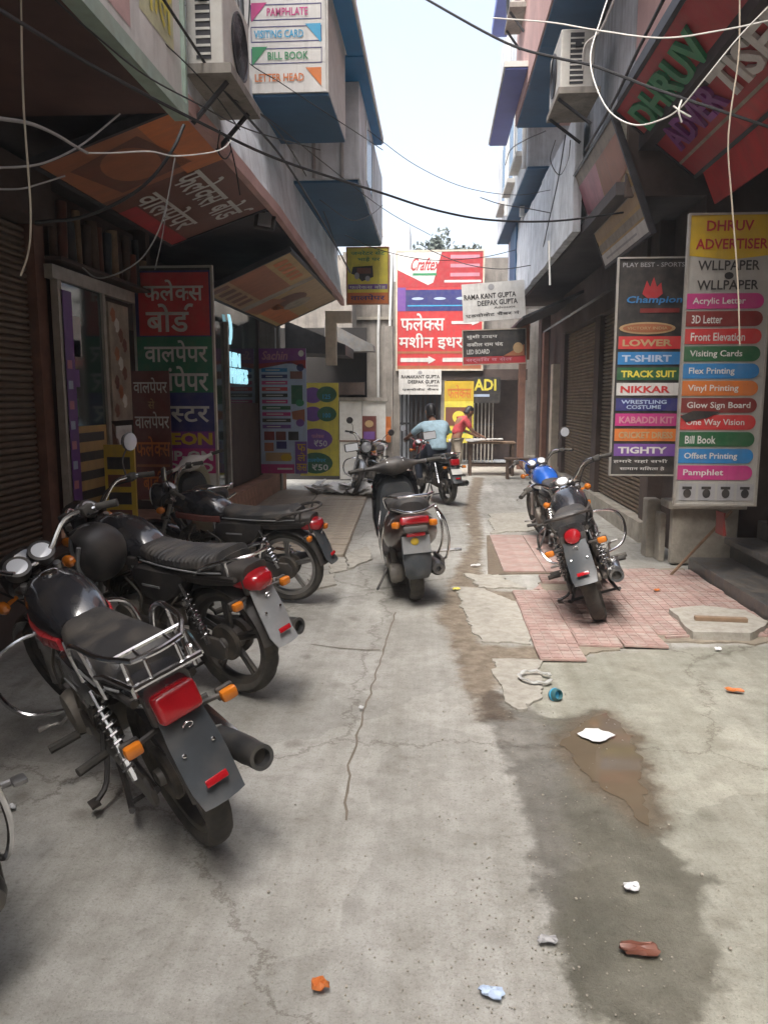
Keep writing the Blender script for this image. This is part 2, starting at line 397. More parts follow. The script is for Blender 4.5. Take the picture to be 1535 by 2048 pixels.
WET = [gp(1170, 2040), gp(1120, 1900), gp(1090, 1780), gp(1060, 1650), gp(1030, 1560), gp(995, 1480), gp(950, 1390), gp(1000, 1380), gp(1080, 1440), gp(1120, 1440), gp(1200, 1420), gp(1265, 1480), gp(1295, 1560), gp(1315, 1680), gp(1400, 1760), gp(1420, 1950), gp(1400, 2040)]
MUD = [gp(960, 1440), gp(925, 1370), gp(900, 1280), gp(870, 1230), gp(905, 1150), gp(940, 1080), gp(925, 1020), gp(945, 955), gp(968, 955), gp(955, 1010), gp(965, 1070), gp(960, 1140), gp(985, 1180), gp(1060, 1190), gp(1050, 1230), gp(960, 1215), gp(940, 1240), gp(965, 1290), gp(1090, 1295), gp(1100, 1315), gp(1000, 1325), gp(1000, 1390), gp(1020, 1440)]
PUD = [gp(1120, 1490), gp(1170, 1440), gp(1215, 1430), gp(1255, 1470), gp(1280, 1530), gp(1298, 1590), gp(1290, 1650), gp(1250, 1610), gp(1195, 1580), gp(1150, 1530)]
def signed_distance(px, py, poly):
    """positive inside the outline"""
    ins = np.zeros(px.shape, bool); dm = np.full(px.shape, 1e9)
    for i in range(len(poly)):
        (ax, ay), (bx, by) = poly[i], poly[i - 1]
        with np.errstate(divide='ignore', invalid='ignore'): c = ((ay > py) != (by > py)) & (px < (bx - ax) * (py - ay) / (by - ay + 1e-12) + ax)
        ins ^= c; ex, ey = bx - ax, by - ay; t = np.clip(((px - ax) * ex + (py - ay) * ey) / (ex * ex + ey * ey + 1e-12), 0, 1)
        dm = np.minimum(dm, np.hypot(px - ax - t * ex, py - ay - t * ey))
    return np.where(ins, dm, -dm)
gx, gy = np.arange(-3.4, 3.21, .04), np.arange(-1.2, 17.0, .05)
PX, PY = np.meshgrid(gx, gy); nx_, ny_ = len(gx), len(gy)
me = bpy.data.meshes.new('road'); idx = np.arange(nx_ * ny_).reshape(ny_, nx_)
me.from_pydata(np.stack([PX.ravel(), PY.ravel(), np.zeros(PX.size)], 1).tolist(), [], np.stack([idx[:-1, :-1], idx[:-1, 1:], idx[1:, 1:], idx[1:, :-1]], -1).reshape(-1, 4).tolist())
for nm, poly in (('cement', CEM), ('wet', WET), ('mud', MUD), ('pool', PUD)):
    at_ = me.attributes.new(nm, 'FLOAT', 'POINT'); at_.data.foreach_set('value', np.clip(signed_distance(PX, PY, poly), -1, 1).ravel().astype(np.float32))
def road_material():
    m = bpy.data.materials.new('lane_surface'); m.use_nodes = True; n, l = m.node_tree.nodes, m.node_tree.links; p = n['Principled BSDF']; tc = n.new('ShaderNodeTexCoord')
    def nz(sc_, det=8, ro=.6):
        q = n.new('ShaderNodeTexNoise'); q.inputs['Scale'].default_value = sc_; q.inputs['Detail'].default_value = det; q.inputs['Roughness'].default_value = ro; l.new(tc.outputs['Object'], q.inputs['Vector']); return q.outputs['Fac']
    def ramp(fac, a, b, c0, c1):
        r = n.new('ShaderNodeValToRGB'); r.color_ramp.elements[0].position = a; r.color_ramp.elements[1].position = b; r.color_ramp.elements[0].color = (*c0, 1); r.color_ramp.elements[1].color = (*c1, 1); l.new(fac, r.inputs[0]); return r.outputs[0]
    def mix(fac, a, b, mode='MIX'):
        q = n.new('ShaderNodeMix'); q.data_type = 'RGBA'; q.blend_type = mode
        if isinstance(fac, (int, float)): q.inputs[0].default_value = fac
        else: l.new(fac, q.inputs[0])
        l.new(a, q.inputs[6]); l.new(b, q.inputs[7]); return q.outputs[2]
    def mask(attr, amp, soft, off=0.0, sc_=5):
        a = n.new('ShaderNodeAttribute'); a.attribute_name = attr; q = n.new('ShaderNodeMath'); q.operation = 'SUBTRACT'; l.new(nz(sc_, 12, .72), q.inputs[0]); q.inputs[1].default_value = .5
        r = n.new('ShaderNodeMath'); r.operation = 'MULTIPLY_ADD'; l.new(q.outputs[0], r.inputs[0]); r.inputs[1].default_value = amp; l.new(a.outputs['Fac'], r.inputs[2])
        mr = n.new('ShaderNodeMapRange'); mr.interpolation_type = 'SMOOTHSTEP'; mr.inputs[1].default_value = off - soft; mr.inputs[2].default_value = off + soft; l.new(r.outputs[0], mr.inputs[0]); return mr.outputs[0]
    big, mid, fine = nz(.8, 6), nz(9, 10, .7), nz(120, 4, .7)
    col = ramp(big, .38, .62, (.355, .35, .325), (.48, .475, .45))
    col = mix(mask('cement', .35, .06), col, ramp(nz(1.7, 9, .65), .36, .64, (.28, .28, .235), (.42, .415, .36)))
    vp = n.new('ShaderNodeTexVoronoi'); vp.inputs['Scale'].default_value = .75; vw = n.new('ShaderNodeVectorMath'); vw.operation = 'MULTIPLY_ADD'; vw.inputs[1].default_value = (.35, .35, 0); wn = n.new('ShaderNodeTexNoise'); wn.inputs['Scale'].default_value = 3; wn.inputs['Detail'].default_value = 9; l.new(tc.outputs['Object'], wn.inputs['Vector']); l.new(wn.outputs['Color'], vw.inputs[0]); l.new(tc.outputs['Object'], vw.inputs[2]); l.new(vw.outputs[0], vp.inputs['Vector'])
    sp = n.new('ShaderNodeSeparateColor'); l.new(vp.outputs['Color'], sp.inputs[0]); col = mix(.8, col, ramp(sp.outputs[0], .0, 1.0, (.80, .79, .77), (1.06, 1.05, 1.03)), 'MULTIPLY')
    tm = n.new('ShaderNodeMapping'); tm.inputs['Scale'].default_value = (3.5, .22, 1); l.new(tc.outputs['Object'], tm.inputs[0]); tn = n.new('ShaderNodeTexNoise'); tn.inputs['Scale'].default_value = 1.6; tn.inputs['Detail'].default_value = 10; tn.inputs['Roughness'].default_value = .7; l.new(tm.outputs[0], tn.inputs['Vector']); col = mix(.75, col, ramp(tn.outputs['Fac'], .40, .62, (.76, .75, .72), (1, 1, 1)), 'MULTIPLY')
    os_ = n.new('ShaderNodeTexVoronoi'); os_.inputs['Scale'].default_value = 2.6; ow = n.new('ShaderNodeVectorMath'); ow.operation = 'MULTIPLY_ADD'; ow.inputs[1].default_value = (.16, .16, 0); l.new(wn.outputs['Color'], ow.inputs[0]); l.new(tc.outputs['Object'], ow.inputs[2]); l.new(ow.outputs[0], os_.inputs['Vector']); col = mix(.6, col, ramp(os_.outputs['Distance'], .05, .16, (.55, .53, .5), (1, 1, 1)), 'MULTIPLY')
    mudm, wetm = mask('mud', .34, .05), mask('wet', .42, .035, -.02)
    col = mix(mudm, col, ramp(mid, .35, .65, (.17, .135, .10), (.27, .225, .17)))
    wc = n.new('ShaderNodeMix'); wc.data_type = 'RGBA'; wc.blend_type = 'MULTIPLY'; l.new(wetm, wc.inputs[0]); l.new(col, wc.inputs[6]); l.new(ramp(nz(3.2, 10, .7), .35, .65, (.42, .41, .385), (.62, .605, .58)), wc.inputs[7]); col = wc.outputs[2]
    col = mix(mask('pool', .3, .07, -.06), col, ramp(mid, .3, .7, (.125, .10, .07), (.17, .14, .10)))
    col = mix(.75, col, ramp(mid, .30, .58, (.68, .66, .63), (1, 1, 1)), 'MULTIPLY')
    col = mix(.7, col, ramp(nz(38, 8, .75), .36, .46, (.72, .7, .68), (1, 1, 1)), 'MULTIPLY')
    col = mix(.5, col, ramp(nz(2.6, 12, .8), .32, .46, (.55, .52, .48), (1, 1, 1)), 'MULTIPLY')
    vo = n.new('ShaderNodeTexVoronoi'); vo.feature = 'DISTANCE_TO_EDGE'; vo.inputs['Scale'].default_value = .45; va = n.new('ShaderNodeVectorMath'); va.operation = 'MULTIPLY_ADD'; va.inputs[1].default_value = (.6, .6, 0)
    w = n.new('ShaderNodeTexNoise'); w.inputs['Scale'].default_value = 2.0; w.inputs['Detail'].default_value = 8; w.inputs['Roughness'].default_value = .75; l.new(tc.outputs['Object'], w.inputs['Vector']); l.new(w.outputs['Color'], va.inputs[0]); l.new(tc.outputs['Object'], va.inputs[2]); l.new(va.outputs[0], vo.inputs['Vector'])
    col = mix(.85, col, ramp(nz(95, 6, .8), .36, .47, (.62, .6, .57), (1, 1, 1)), 'MULTIPLY')
    col = mix(.5, col, ramp(nz(170, 3, .6), .60, .68, (1, 1, 1), (1.5, 1.48, 1.42)), 'MULTIPLY')
    col = mix(.75, col, ramp(vo.outputs['Distance'], 0, .006, (.45, .42, .38), (1, 1, 1)), 'MULTIPLY')
    l.new(col, p.inputs['Base Color'])
    ro = n.new('ShaderNodeMapRange'); ro.inputs[3].default_value = .85; ro.inputs[4].default_value = .34; l.new(wetm, ro.inputs[0]); l.new(ro.outputs[0], p.inputs['Roughness'])
    b = n.new('ShaderNodeBump'); b.inputs['Strength'].default_value = .3; b.inputs['Distance'].default_value = .006; l.new(fine, b.inputs['Height'])
    b2 = n.new('ShaderNodeBump'); b2.inputs['Strength'].default_value = .45; b2.inputs['Distance'].default_value = .025; l.new(mid, b2.inputs['Height']); l.new(b.outputs[0], b2.inputs['Normal']); l.new(b2.outputs[0], p.inputs['Normal'])
    return m
me.materials.append(road_material()); tag(link(bpy.data.objects.new('road', me)), kind='structure')
for nm, yy in (('road_behind', (-25, -1.2)), ('road_beyond', (16.95, 24))): sheet(nm, [(-3.4, yy[0]), (3.2, yy[0]), (3.2, yy[1]), (-3.4, yy[1])], -.001, 'concrete_road')
sheet('puddle', PUD, .003, 'puddle', rag=.045, step=.025)
# broken slab pieces along the gutter
LEFTS = [([(690, 1112), (735, 1095), (745, 1120), (700, 1140)], .02, 'broken paving piece at the near corner of the ribbed ramp'), ([(612, 1160), (668, 1150), (672, 1172), (622, 1182)], .018, 'small flat slab beside the third motorcycle'), ([(660, 1125), (688, 1118), (695, 1142), (660, 1150)], .016, 'dark chipped paving piece next to the ribbed ramp')]
for pts, z, lb in LEFTS: sheet('paving_piece', [gp(*p) for p in pts], z, 'broken_slab', lb, 'slab', None, rag=.025, step=.05, th=.03)
for k, (pts, z) in enumerate([([(905, 1175), (970, 1180), (1045, 1215), (1075, 1270), (1060, 1290), (960, 1285), (930, 1230)], .012), ([(985, 1320), (1085, 1325), (1080, 1400), (1030, 1430), (995, 1390)], .014), ([(930, 1150), (1000, 1155), (1050, 1180), (960, 1178)], .018), ([(975, 1030), (1060, 1025), (1075, 1060), (985, 1068)], .014)]):
    sheet('broken_slab', [gp(*p) for p in pts], z, 'broken_slab', ['large broken concrete slab beside the pink tiled platform', 'pale broken slab under the discarded ring on the ground', 'narrow concrete slab chip above the large broken slab', 'flat concrete slab beyond the pink tiled strip'][k], 'slab', None, rag=.05, step=.03, th=.03)
# dark joint lines cast in the road
M('joint', (.16, .135, .105), .9, var=.2)
for k, pts in enumerate([[(790, 1225), (770, 1290), (745, 1370), (722, 1440), (700, 1530), (690, 1640)], [(560, 1120), (640, 1140), (760, 1128), (880, 1135)], [(760, 1300), (715, 1300), (620, 1290)], [(690, 1115), (640, 1170), (560, 1180)]]):
    m = MB(); q = smooth_path([(*gp(*p), .004) for p in pts], 8); L, Rr = [], []
    for i, p in enumerate(q):
        t = (q[min(i + 1, len(q) - 1)] - q[max(0, i - 1)]).normalized(); n_ = Vector((-t.y, t.x, 0)) * (.004 + .005 * abs(noise.noise(p * 6))); j = Vector((noise.noise(p * 9), noise.noise(p * 9 + Vector((5, 5, 0))), 0)) * .02
        L.append(p + n_ + j); Rr.append(p - n_ + j)
    N = len(q); m.add(L + Rr, [[i, i + 1, N + i + 1, N + i] for i in range(N - 1)]); m.build('ground_crack', 'joint')['kind'] = 'structure'
# pink tiled platform on the right, each tile its own piece
plat = sheet('tiled_platform', [gp(1062, 1190), gp(1060, 1255), gp(1112, 1318), gp(1180, 1312), gp(1290, 1290), gp(1385, 1285), (2.44, 5.2), (2.44, 7.6), gp(1100, 1152)], .012, 'earth', rag=.05, step=.04, th=.02)
tile_me = MB().box((0, 0, 0), (.292, .292, .02), None, .004, 1)
for k in range(4):
    for q_ in range(4): tile_me.bx(-.138 + k * .071, -.078 + k * .071, -.138 + q_ * .071, -.078 + q_ * .071, .0095, .0155)
tile_me = tile_me.mesh('tile'); tile_me.materials.append(MATS['pink_tile'])
def inside(p, poly):
    c = False
    for i in range(len(poly)):
        a, b = poly[i], poly[i - 1]
        if (a[1] > p[1]) != (b[1] > p[1]) and p[0] < (b[0] - a[0]) * (p[1] - a[1]) / (b[1] - a[1]) + a[0]: c = not c
    return c
plo = [gp(1058, 1190), gp(1058, 1258), gp(1108, 1312), gp(1180, 1310), gp(1290, 1288), gp(1385, 1278), (2.44, 5.2), (2.44, 7.6), gp(1100, 1150)]
for i in range(12):
    for j in range(12):
        c = (.52 + i * .298 + .012 * noise.noise(Vector((i, j, 0))), 4.6 + j * .298)
        if inside(c, plo) and (i, j) not in ((0, 4), (1, 0), (5, 1), (2, 7)):
            o = link(bpy.data.objects.new('tile', tile_me), plat); o.location = (c[0], c[1], .018 + .005 * noise.noise(Vector((i * 1.7, j * 1.3, 2)))); o.rotation_euler = (R(random.uniform(-1.6, 1.6)), R(random.uniform(-1.6, 1.6)), R(random.uniform(-1.5, 1.5)) + R(90) * ((i + j) % 2))
rt = random.Random(9)
for i in range(-1, 13):
    for j in range(-1, 13):
        c = (.52 + i * .298, 4.6 + j * .298)
        if not inside(c, plo) and any(inside((c[0] + dx, c[1] + dy), plo) for dx in (-.15, .15) for dy in (-.15, .15)) and c[0] < 2.3 and rt.random() < .8:
            ok = [(c[0] + rt.uniform(-.14, .14), c[1] + rt.uniform(-.14, .14)) for _ in range(40)]; ok = [q for q in ok if inside(q, plo)]
            if len(ok) < 4: continue
            mx_, my_ = sum(q[0] for q in ok) / len(ok), sum(q[1] for q in ok) / len(ok); ok.sort(key=lambda q: math.atan2(q[1] - my_, q[0] - mx_)); ok = ok[::max(1, len(ok) // 7)]
            n = len(ok); z_ = .026 + .004 * rt.random(); MB().add([(x, y, z_) for x, y in ok] + [(x, y, .01) for x, y in ok], [list(range(n))] + [[q, (q + 1) % n, n + (q + 1) % n, n + q] for q in range(n)]).build('tile_shard', 'pink_tile', plat)
# upper smooth pink strip beyond the platform
plat2 = sheet('tiled_strip', [gp(972, 1072), gp(1100, 1072), gp(1110, 1148), gp(975, 1150)], .010, 'gutter_mud', th=.02)
t2 = MB().box((0, 0, 0), (.395, .395, .02), None, .003, 1).mesh('tile'); t2.materials.append(MATS['pink_tile'])
a0 = gp(972, 1150)
for i in range(2):
    for j in range(5):
        o = link(bpy.data.objects.new('tile', t2), plat2); o.location = (.86 + i * .402, 7.5 + j * .402, .014 + .002 * noise.noise(Vector((i * 3.1, j, 5))))
# ribbed paving ramp on the left
ramp = sheet('paved_ramp', [(-2.75, 7.95), (-.95, 7.95), (-1.17, 13.7), (-2.75, 13.7)], .006, 'gutter_mud', th=.02)
pv = MB().box((0, 0, 0), (1.0, .150, .05), None, .010, 1).mesh('paving_strip'); pv.materials.append(MATS['grey_paver'])
for j in range(31):
    for i in range(2):
        o = link(bpy.data.objects.new('paving_strip', pv), ramp)
        w = .86 if i == 0 else .80; xr = -.96 - .0072 * j
        o.scale = (w - .01, 1, 1); o.location = ((xr - w / 2) if i == 0 else (xr - .865 - w / 2), 8.02 + j * .187, .012 + .006 * noise.noise(Vector((i * 5, j * .9, 1)))); o.rotation_euler = (R(random.uniform(-1.2, 1.2)), R(random.uniform(-.5, .5)), R(random.uniform(-.8, .8)))
# ---------------------------------------------------------------- left side buildings
def part(parent, name, mat, *boxes, bev=0.0):
    return [MB().bx(*b, bev).build(name, mat, parent) for b in boxes][0]
def crumple_sheet(x, y0, y1, z0, z1, t, amp, ny=70, nz=14, seed=0, top_fn=None, bot_fn=None, lean=0.0):
    """upright slab in the plane X=x with an uneven face"""
    m = MB(); g = []
    for i in range(ny + 1):
        y = y0 + (y1 - y0) * i / ny; zt = z1 + (top_fn(y) if top_fn else 0); z0_ = z0 + (bot_fn(y) if bot_fn else 0); col = []
        for k in range(nz + 1):
            z = z0_ + (zt - z0_) * k / nz
            d = amp * (noise.noise(Vector((y * 1.6, z * 2.5, seed))) + .5 * noise.noise(Vector((y * 4.5, z * 6, seed + 4))))
            col.append((x + d + lean * (z - z0_), y, z))
        g.append(col)
    W = nz + 1
    front = [p for c in g for p in c]; back = [(x - t, p[1], p[2]) for p in front]; K = len(front)
    fs = []
    for i in range(ny):
        for k in range(nz):
            a = i * W + k; fs.append([a, a + 1, a + W + 1, a + W]); fs.append([K + a, K + a + W, K + a + W + 1, K + a + 1])
        a = i * W; fs.append([a, a + W, K + a + W, K + a]); b = a + nz; fs.append([b, K + b, K + b + W, b + W])
    for k in range(nz):
        for i in (0, ny): a = i * W + k; fs.append([a, a + 1, K + a + 1, K + a])
    return m.add(front + back, fs)

PB = lambda y: .12 - .22 * max(0, min(1, (y - 8) / 5.5))
b1 = empty('shop_building', (-3.3, 2, 0), label='dark shop building at left edge with brown roller shutter and deep canopy', cat='building')
b1.matrix_world = Matrix()
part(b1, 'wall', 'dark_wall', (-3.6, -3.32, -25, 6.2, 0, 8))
part(b1, 'plinth', 'dark_wall', (-3.34, -2.85, -25, 6.6, 0, .42))
part(b1, 'canopy_slab', 'soffit_maroon', (-3.32, -1.66, -25, 5.06, 3.44, 3.58))  # run behind the camera is unseen, lengthened to block light from there
part(b1, 'upper_wall', 'pink_wall', (-3.3, -1.80, -3.99, 5.3, 3.585, 7.6), (-3.3, -1.80, -25, -4, 3.585, 14))  # second box is out of view, raised to cut light on camera-facing boards
sh = part(b1, 'roller_shutter', 'shutter_left', (-3.32, -3.27, 3.4, 6.1, .42, 3.0))
sl = MB().loft([[(0, -1.35, -.024), (.020, -1.35, -.016), (.026, -1.35, 0), (.020, -1.35, .016), (0, -1.35, .024)], [(0, 1.35, -.024), (.020, 1.35, -.016), (.026, 1.35, 0), (.020, 1.35, .016), (0, 1.35, .024)]]).mesh('slat'); sl.materials.append(MATS['shutter_left'])
for k in range(51):
    o = link(bpy.data.objects.new('slat', sl), sh); o.location = (-3.268, 4.75, .45 + k * .0505)
part(b1, 'pillar', 'brown_frame', (-3.34, -3.18, 6.12, 6.28, .42, 3.3))
part(b1, 'shutter_box', 'dark_wall', (-3.32, -3.05, 3.3, 6.2, 3.02, 3.40))

b2 = empty('balcony_building', label='building with whitewashed crumbling balcony parapet over the print shops on the left', cat='building')
part(b2, 'wall', 'dark_wall', (-3.9, -3.75, 6.0, 13.4, 0, 3.59), (-3.745, -3.05, 13.3, 13.45, 0, 3.495), (-3.745, -3.2, 8.6, 8.72, 0, 3.495))
part(b2, 'plinth', 'plinth_brown', (-3.8, -2.85, 6.62, 9.3, 0, .40), (-3.8, -2.78, 9.3, 14.2, 0, .34))
for j in range(12):
    for k in range(2):
        o = MB().box((0, 0, 0), (.012, .19, .145), None, .004, 1).build('brick', 'plinth_brown', b2); o.location = (-2.775, 9.45 + j * .2 + .1 * k, .09 + k * .155)
part(b2, 'balcony_slab', 'soffit_dark', (-3.8, -1.72, 5.1, 13.5, 3.50, 3.60))
crumple_sheet(-1.6, 5.12, 13.55, 3.44, 4.52, .10, .035, seed=3, top_fn=lambda y: .05 * noise.noise(Vector((y * 1.3, 0, 8))) - (.35 * max(0, y - 12.6)), bot_fn=PB, lean=-.17).build('parapet', 'white_wash', b2, True)
crumple_sheet(-1.585, 5.12, 13.5, 3.35, 3.455, .06, .006, 40, 2, 5, top_fn=PB, bot_fn=PB).build('parapet_lip', 'pink_wall', b2, True)
part(b2, 'upper_wall', 'pale_wall', (-2.6, -1.80, 5.32, 9.4, 4.3, 9.4))
part(b2, 'recess_panel', 'soffit_blue', (-1.80, -1.765, 8.0, 9.38, 4.3, 5.6))
part(b2, 'bay', 'pale_wall', (-2.4, -.92, 9.42, 13.3, 4.21, 5.27))
part(b2, 'bay_soffit', 'soffit_blue', (-2.3, -.94, 9.46, 13.27, 4.18, 4.208))
part(b2, 'sunshade_slab', 'white_sheet', (-1.16, -.79, 8.78, 11.7, 5.30, 5.38), (-.985, -.79, 6.2, 8.775, 5.30, 5.38))
part(b2, 'sunshade_soffit', 'bright_blue', (-1.15, -.81, 8.8, 11.68, 5.275, 5.298), (-.98, -.81, 6.22, 8.76, 5.275, 5.298))
for yy, x_ in ((9.40, -1.45), (9.40, -1.12)): MB().tube([(x_, yy, 4.22), (x_, yy, 5.27)], .022, 8).build('downpipe', 'cable_grey', b2, True)
w = part(b2, 'window', 'window_blue', (-.935, -.915, 10.3, 11.2, 4.45, 5.1)); part(w, 'window_frame', 'pvc_white', (-.93, -.905, 10.25, 10.298, 4.42, 5.13), (-.93, -.905, 11.202, 11.25, 4.42, 5.13))
part(b2, 'attic_wall', 'pale_wall', (-2.4, -1.17, 8.75, 11.7, 5.27, 9.5))

b3 = empty('corner_building', label='grey concrete building with dark stall and awning at the far left of the lane', cat='building')
part(b3, 'wall', 'grime_wall', (-3.6, -2.75, 13.6, 13.75, 0, 4.2), (-1.9, -1.72, 16.0, 20.0, 0, 4.6), (-3.6, -.93, 16.9, 17.05, 1.5, 4.7))
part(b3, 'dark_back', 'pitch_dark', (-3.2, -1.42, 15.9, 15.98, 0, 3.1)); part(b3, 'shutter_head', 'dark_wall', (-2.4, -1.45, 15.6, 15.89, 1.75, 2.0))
part(b3, 'pillar', 'grime_wall', (-1.14, -.93, 16.66, 16.88, 0, 3.2))
part(b3, 'roof_block', 'pale_wall', (-1.4, -.72, 20.6, 22.2, 0, 6.1))
MB().loft([[(-2.7, y, 3.05), (-1.62, y, 2.62), (-1.62, y, 2.44), (-2.7, y, 2.5)] for y in (13.9, 15.3)]).build('awning', 'steel_dark', b3)
MB().loft([[(-2.2, y, 3.2), (-1.25, y, 2.72), (-1.23, y, 2.6), (-2.2, y, 2.6)] for y in (15.4, 15.85)]).build('awning', 'corrugated', b3)
for xx, zz in ((-1.0, 3.3), (-1.25, 3.1)): MB().tube([(xx, 16.85, 1.6), (xx, 16.85, zz), (xx + .05, 16.84, 4.7)], .03, 8).build('downpipe', 'pvc_white', b3, True)
for zz in (3.35, 4.05): MB().bx(-1.75, -.95, 16.84, 16.9, zz, zz + .06).build('ledge', 'concrete_block', b3)

wp = empty('white_partition', label='white painted sheet metal partition with dark rail at the end of the left shops', cat='partition')
for x0, x1 in ((-1.96, -1.50), (-1.49, -1.02)):
    for z0, z1 in ((.03, .80), (.83, 1.62)): part(wp, 'panel', 'white_sheet', (x0, x1, 15.72, 15.76, z0, z1))
part(wp, 'rail', 'brown_frame', (-1.98, -1.0, 15.70, 15.78, .803, .827))
part(wp, 'cap', 'grime_wall', (-2.02, -.98, 15.68, 15.82, 1.625, 1.70))

cf = empty('cream_canopy_frame', label='cream sheet metal frame hanging below the orange soffit sign', cat='frame')
p0, p1 = at(650, 622, Y=12.9), at(672, 730, Y=12.9)
part(cf, 'upright', 'cream_paint', (p0.x, p1.x, 12.9, 13.05, p1.z, p0.z))
q1 = at(702, 645, Y=12.9); part(cf, 'crosspiece', 'cream_paint', (p1.x + .002, q1.x, 12.9, 13.05, q1.z, p0.z))

# ---------------------------------------------------------------- right side buildings
r1 = empty('advertiser_shop', label='dark shopfront with black stone steps under the red sign at right', cat='building')
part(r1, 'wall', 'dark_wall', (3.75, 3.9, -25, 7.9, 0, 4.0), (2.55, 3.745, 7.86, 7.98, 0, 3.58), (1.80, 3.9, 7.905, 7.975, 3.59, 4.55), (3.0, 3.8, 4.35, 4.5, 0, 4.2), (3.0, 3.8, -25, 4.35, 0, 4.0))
part(r1, 'ceiling_slab', 'soffit_dark', (1.9, 3.8, -25, 7.9, 4.0, 4.15))  # carried on unseen behind the camera to keep light off the boards
part(r1, 'canopy_edge', 'steel_dark', (1.62, 1.72, -25, 7.6, 4.30, 4.42))
part(r1, 'upper_wall', 'pale_wall', (1.78, 3.8, 5.9, 9.7, 4.5, 9))
part(r1, 'clad_panel', 'pink_wall', (1.72, 1.775, 5.3, 7.4, 4.45, 9))
part(r1, 'clad_wall', 'grime_wall', (1.79, 3.8, -3.99, 5.88, 4.45, 7.6), (1.79, 3.8, -25, -4, 4.45, 14))  # second box unseen, heightened to shade boards that face the camera
for x0, x1, z0, z1 in ((2.47, 3.02, 0.0, .13), (2.80, 3.35, .27, .33), (2.86, 3.4, .131, .269), (3.1, 3.74, .331, .50)):
    MB().bx(x0, x1, 4.55, 7.55, z0, z1, .006).build('step', 'granite', r1)
MB().bx(2.46, 2.60, 3.2, 4.5, 0, .10, .01).build('kerb', 'concrete_block', r1)

r2 = empty('shutter_building', label='long right hand building with brown shutters, grey parapet and blue window bands', cat='building')
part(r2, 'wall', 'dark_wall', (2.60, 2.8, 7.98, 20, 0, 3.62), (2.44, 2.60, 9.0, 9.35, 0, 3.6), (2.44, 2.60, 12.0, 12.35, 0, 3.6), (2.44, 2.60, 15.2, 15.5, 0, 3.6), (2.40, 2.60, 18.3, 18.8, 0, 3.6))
part(r2, 'shutter_box', 'dark_wall', (2.40, 2.60, 9.35, 15.2, 2.9, 3.6))
for y0, y1 in ((9.37, 11.98), (12.37, 15.18)):
    m = MB(); n = 48
    for k in range(n):
        z = .25 + k * .055; m.loft([[(2.53, y, z), (2.505, y, z + .014), (2.505, y, z + .038), (2.53, y, z + .052)] for y in (y0, y1)])
    o = m.build('roller_shutter', 'shutter_brown', r2); o['kind'] = 'stuff'
part(r2, 'plinth', 'concrete_block', (2.36, 2.60, 9.0, 20, 0, .24))
part(r2, 'pillar', 'cream_paint', (2.30, 2.44, 15.65, 15.95, 0, 2.35))
part(r2, 'slim_pillar', 'brown_frame', (2.32, 2.42, 17.2, 17.5, 0, 3.1), (1.95, 2.1, 18.6, 18.8, 0, 3.0))
part(r2, 'balcony_slab', 'soffit_dark', (1.72, 2.7, 7.98, 17, 3.62, 3.74))
crumple_sheet(1.6, 9.72, 16.3, 3.64, 4.98, -.10, .02, 50, 12, 9).build('parapet', 'pale_wall', r2, True)
part(r2, 'upper_wall', 'pale_wall', (1.78, 2.7, 9.72, 15.49, 3.745, 5.17), (1.62, 2.7, 15.5, 18.5, 3.74, 5.2))
part(r2, 'upper_storey', 'pale_wall', (1.36, 2.7, 12.6, 18.6, 5.21, 9.2))
part(r2, 'storey_soffit', 'soffit_blue', (1.37, 1.77, 12.62, 18.5, 5.18, 5.209))
for y0, y1 in ((13.1, 14.0), (14.6, 15.5), (16.2, 17.1)):
    w = part(r2, 'window', 'window_blue', (1.335, 1.359, y0, y1, 5.6, 6.8)); part(w, 'window_frame', 'pvc_white', (1.325, 1.35, y0 - .05, y0 - .001, 5.56, 6.84), (1.325, 1.35, y1 + .001, y1 + .05, 5.56, 6.84)); part(w, 'sill', 'white_sheet', (1.22, 1.358, y0 - .1, y1 + .1, 5.48, 5.55))
for y0 in (12.75, 15.9): MB().tube([(1.33, y0, 5.22), (1.33, y0, 9)], .035, 8).build('downpipe', 'pvc_white', r2, True)
part(r2, 'overhang_soffit', 'soffit_blue', (1.17, 1.78, 9.7, 12.4, 5.70, 5.73), (1.17, 1.72, 5.9, 9.69, 5.70, 5.73))
part(r2, 'overhang_wall', 'pink_wall', (1.15, 2.7, 9.71, 12.45, 5.735, 9.6), (1.15, 1.715, 5.9, 9.70, 5.735, 9.6))
part(r2, 'sunshade_slab', 'white_sheet', (.84, 1.148, 10.8, 13.9, 5.93, 6.0))
part(r2, 'sunshade_soffit', 'purple_blue', (.86, 1.145, 10.82, 13.88, 5.905, 5.928))
part(r2, 'upper_sunshade', 'purple_blue', (.88, 1.14, 12.5, 14.2, 7.75, 7.9))
for y0, y1 in ((13.0, 13.9), (14.2, 15.1)):
    w = part(r2, 'window', 'window_blue', (1.755, 1.779, y0, y1, 4.99, 5.15)); part(w, 'window_frame', 'pvc_white', (1.74, 1.754, y0 - .04, y0, 4.98, 5.16), (1.74, 1.754, y1, y1 + .04, 4.98, 5.16))
part(r2, 'corner_strip', 'soffit_blue', (1.575, 1.615, 16.32, 17.6, 3.6, 5.17))
part(r2, 'downpipe', 'pvc_white', (1.50, 1.58, 14.9, 14.98, 4.99, 5.17))
MB().loft([[(2.42, y, 3.45), (1.42, y, 3.02), (1.42, y, 2.98), (2.42, y, 3.40)] for y in (13.2, 16.2)]).build('awning', 'steel_dark', r2)
MB().loft([[(2.42, y, 3.2), (1.72, y, 2.75), (1.72, y, 2.72), (2.42, y, 3.15)] for y in (10.4, 12.9)]).build('awning', 'corrugated', r2)
part(r2, 'red_post', 'print_rust', (1.66, 1.86, 15.9, 16.0, 2.45, 3.3))

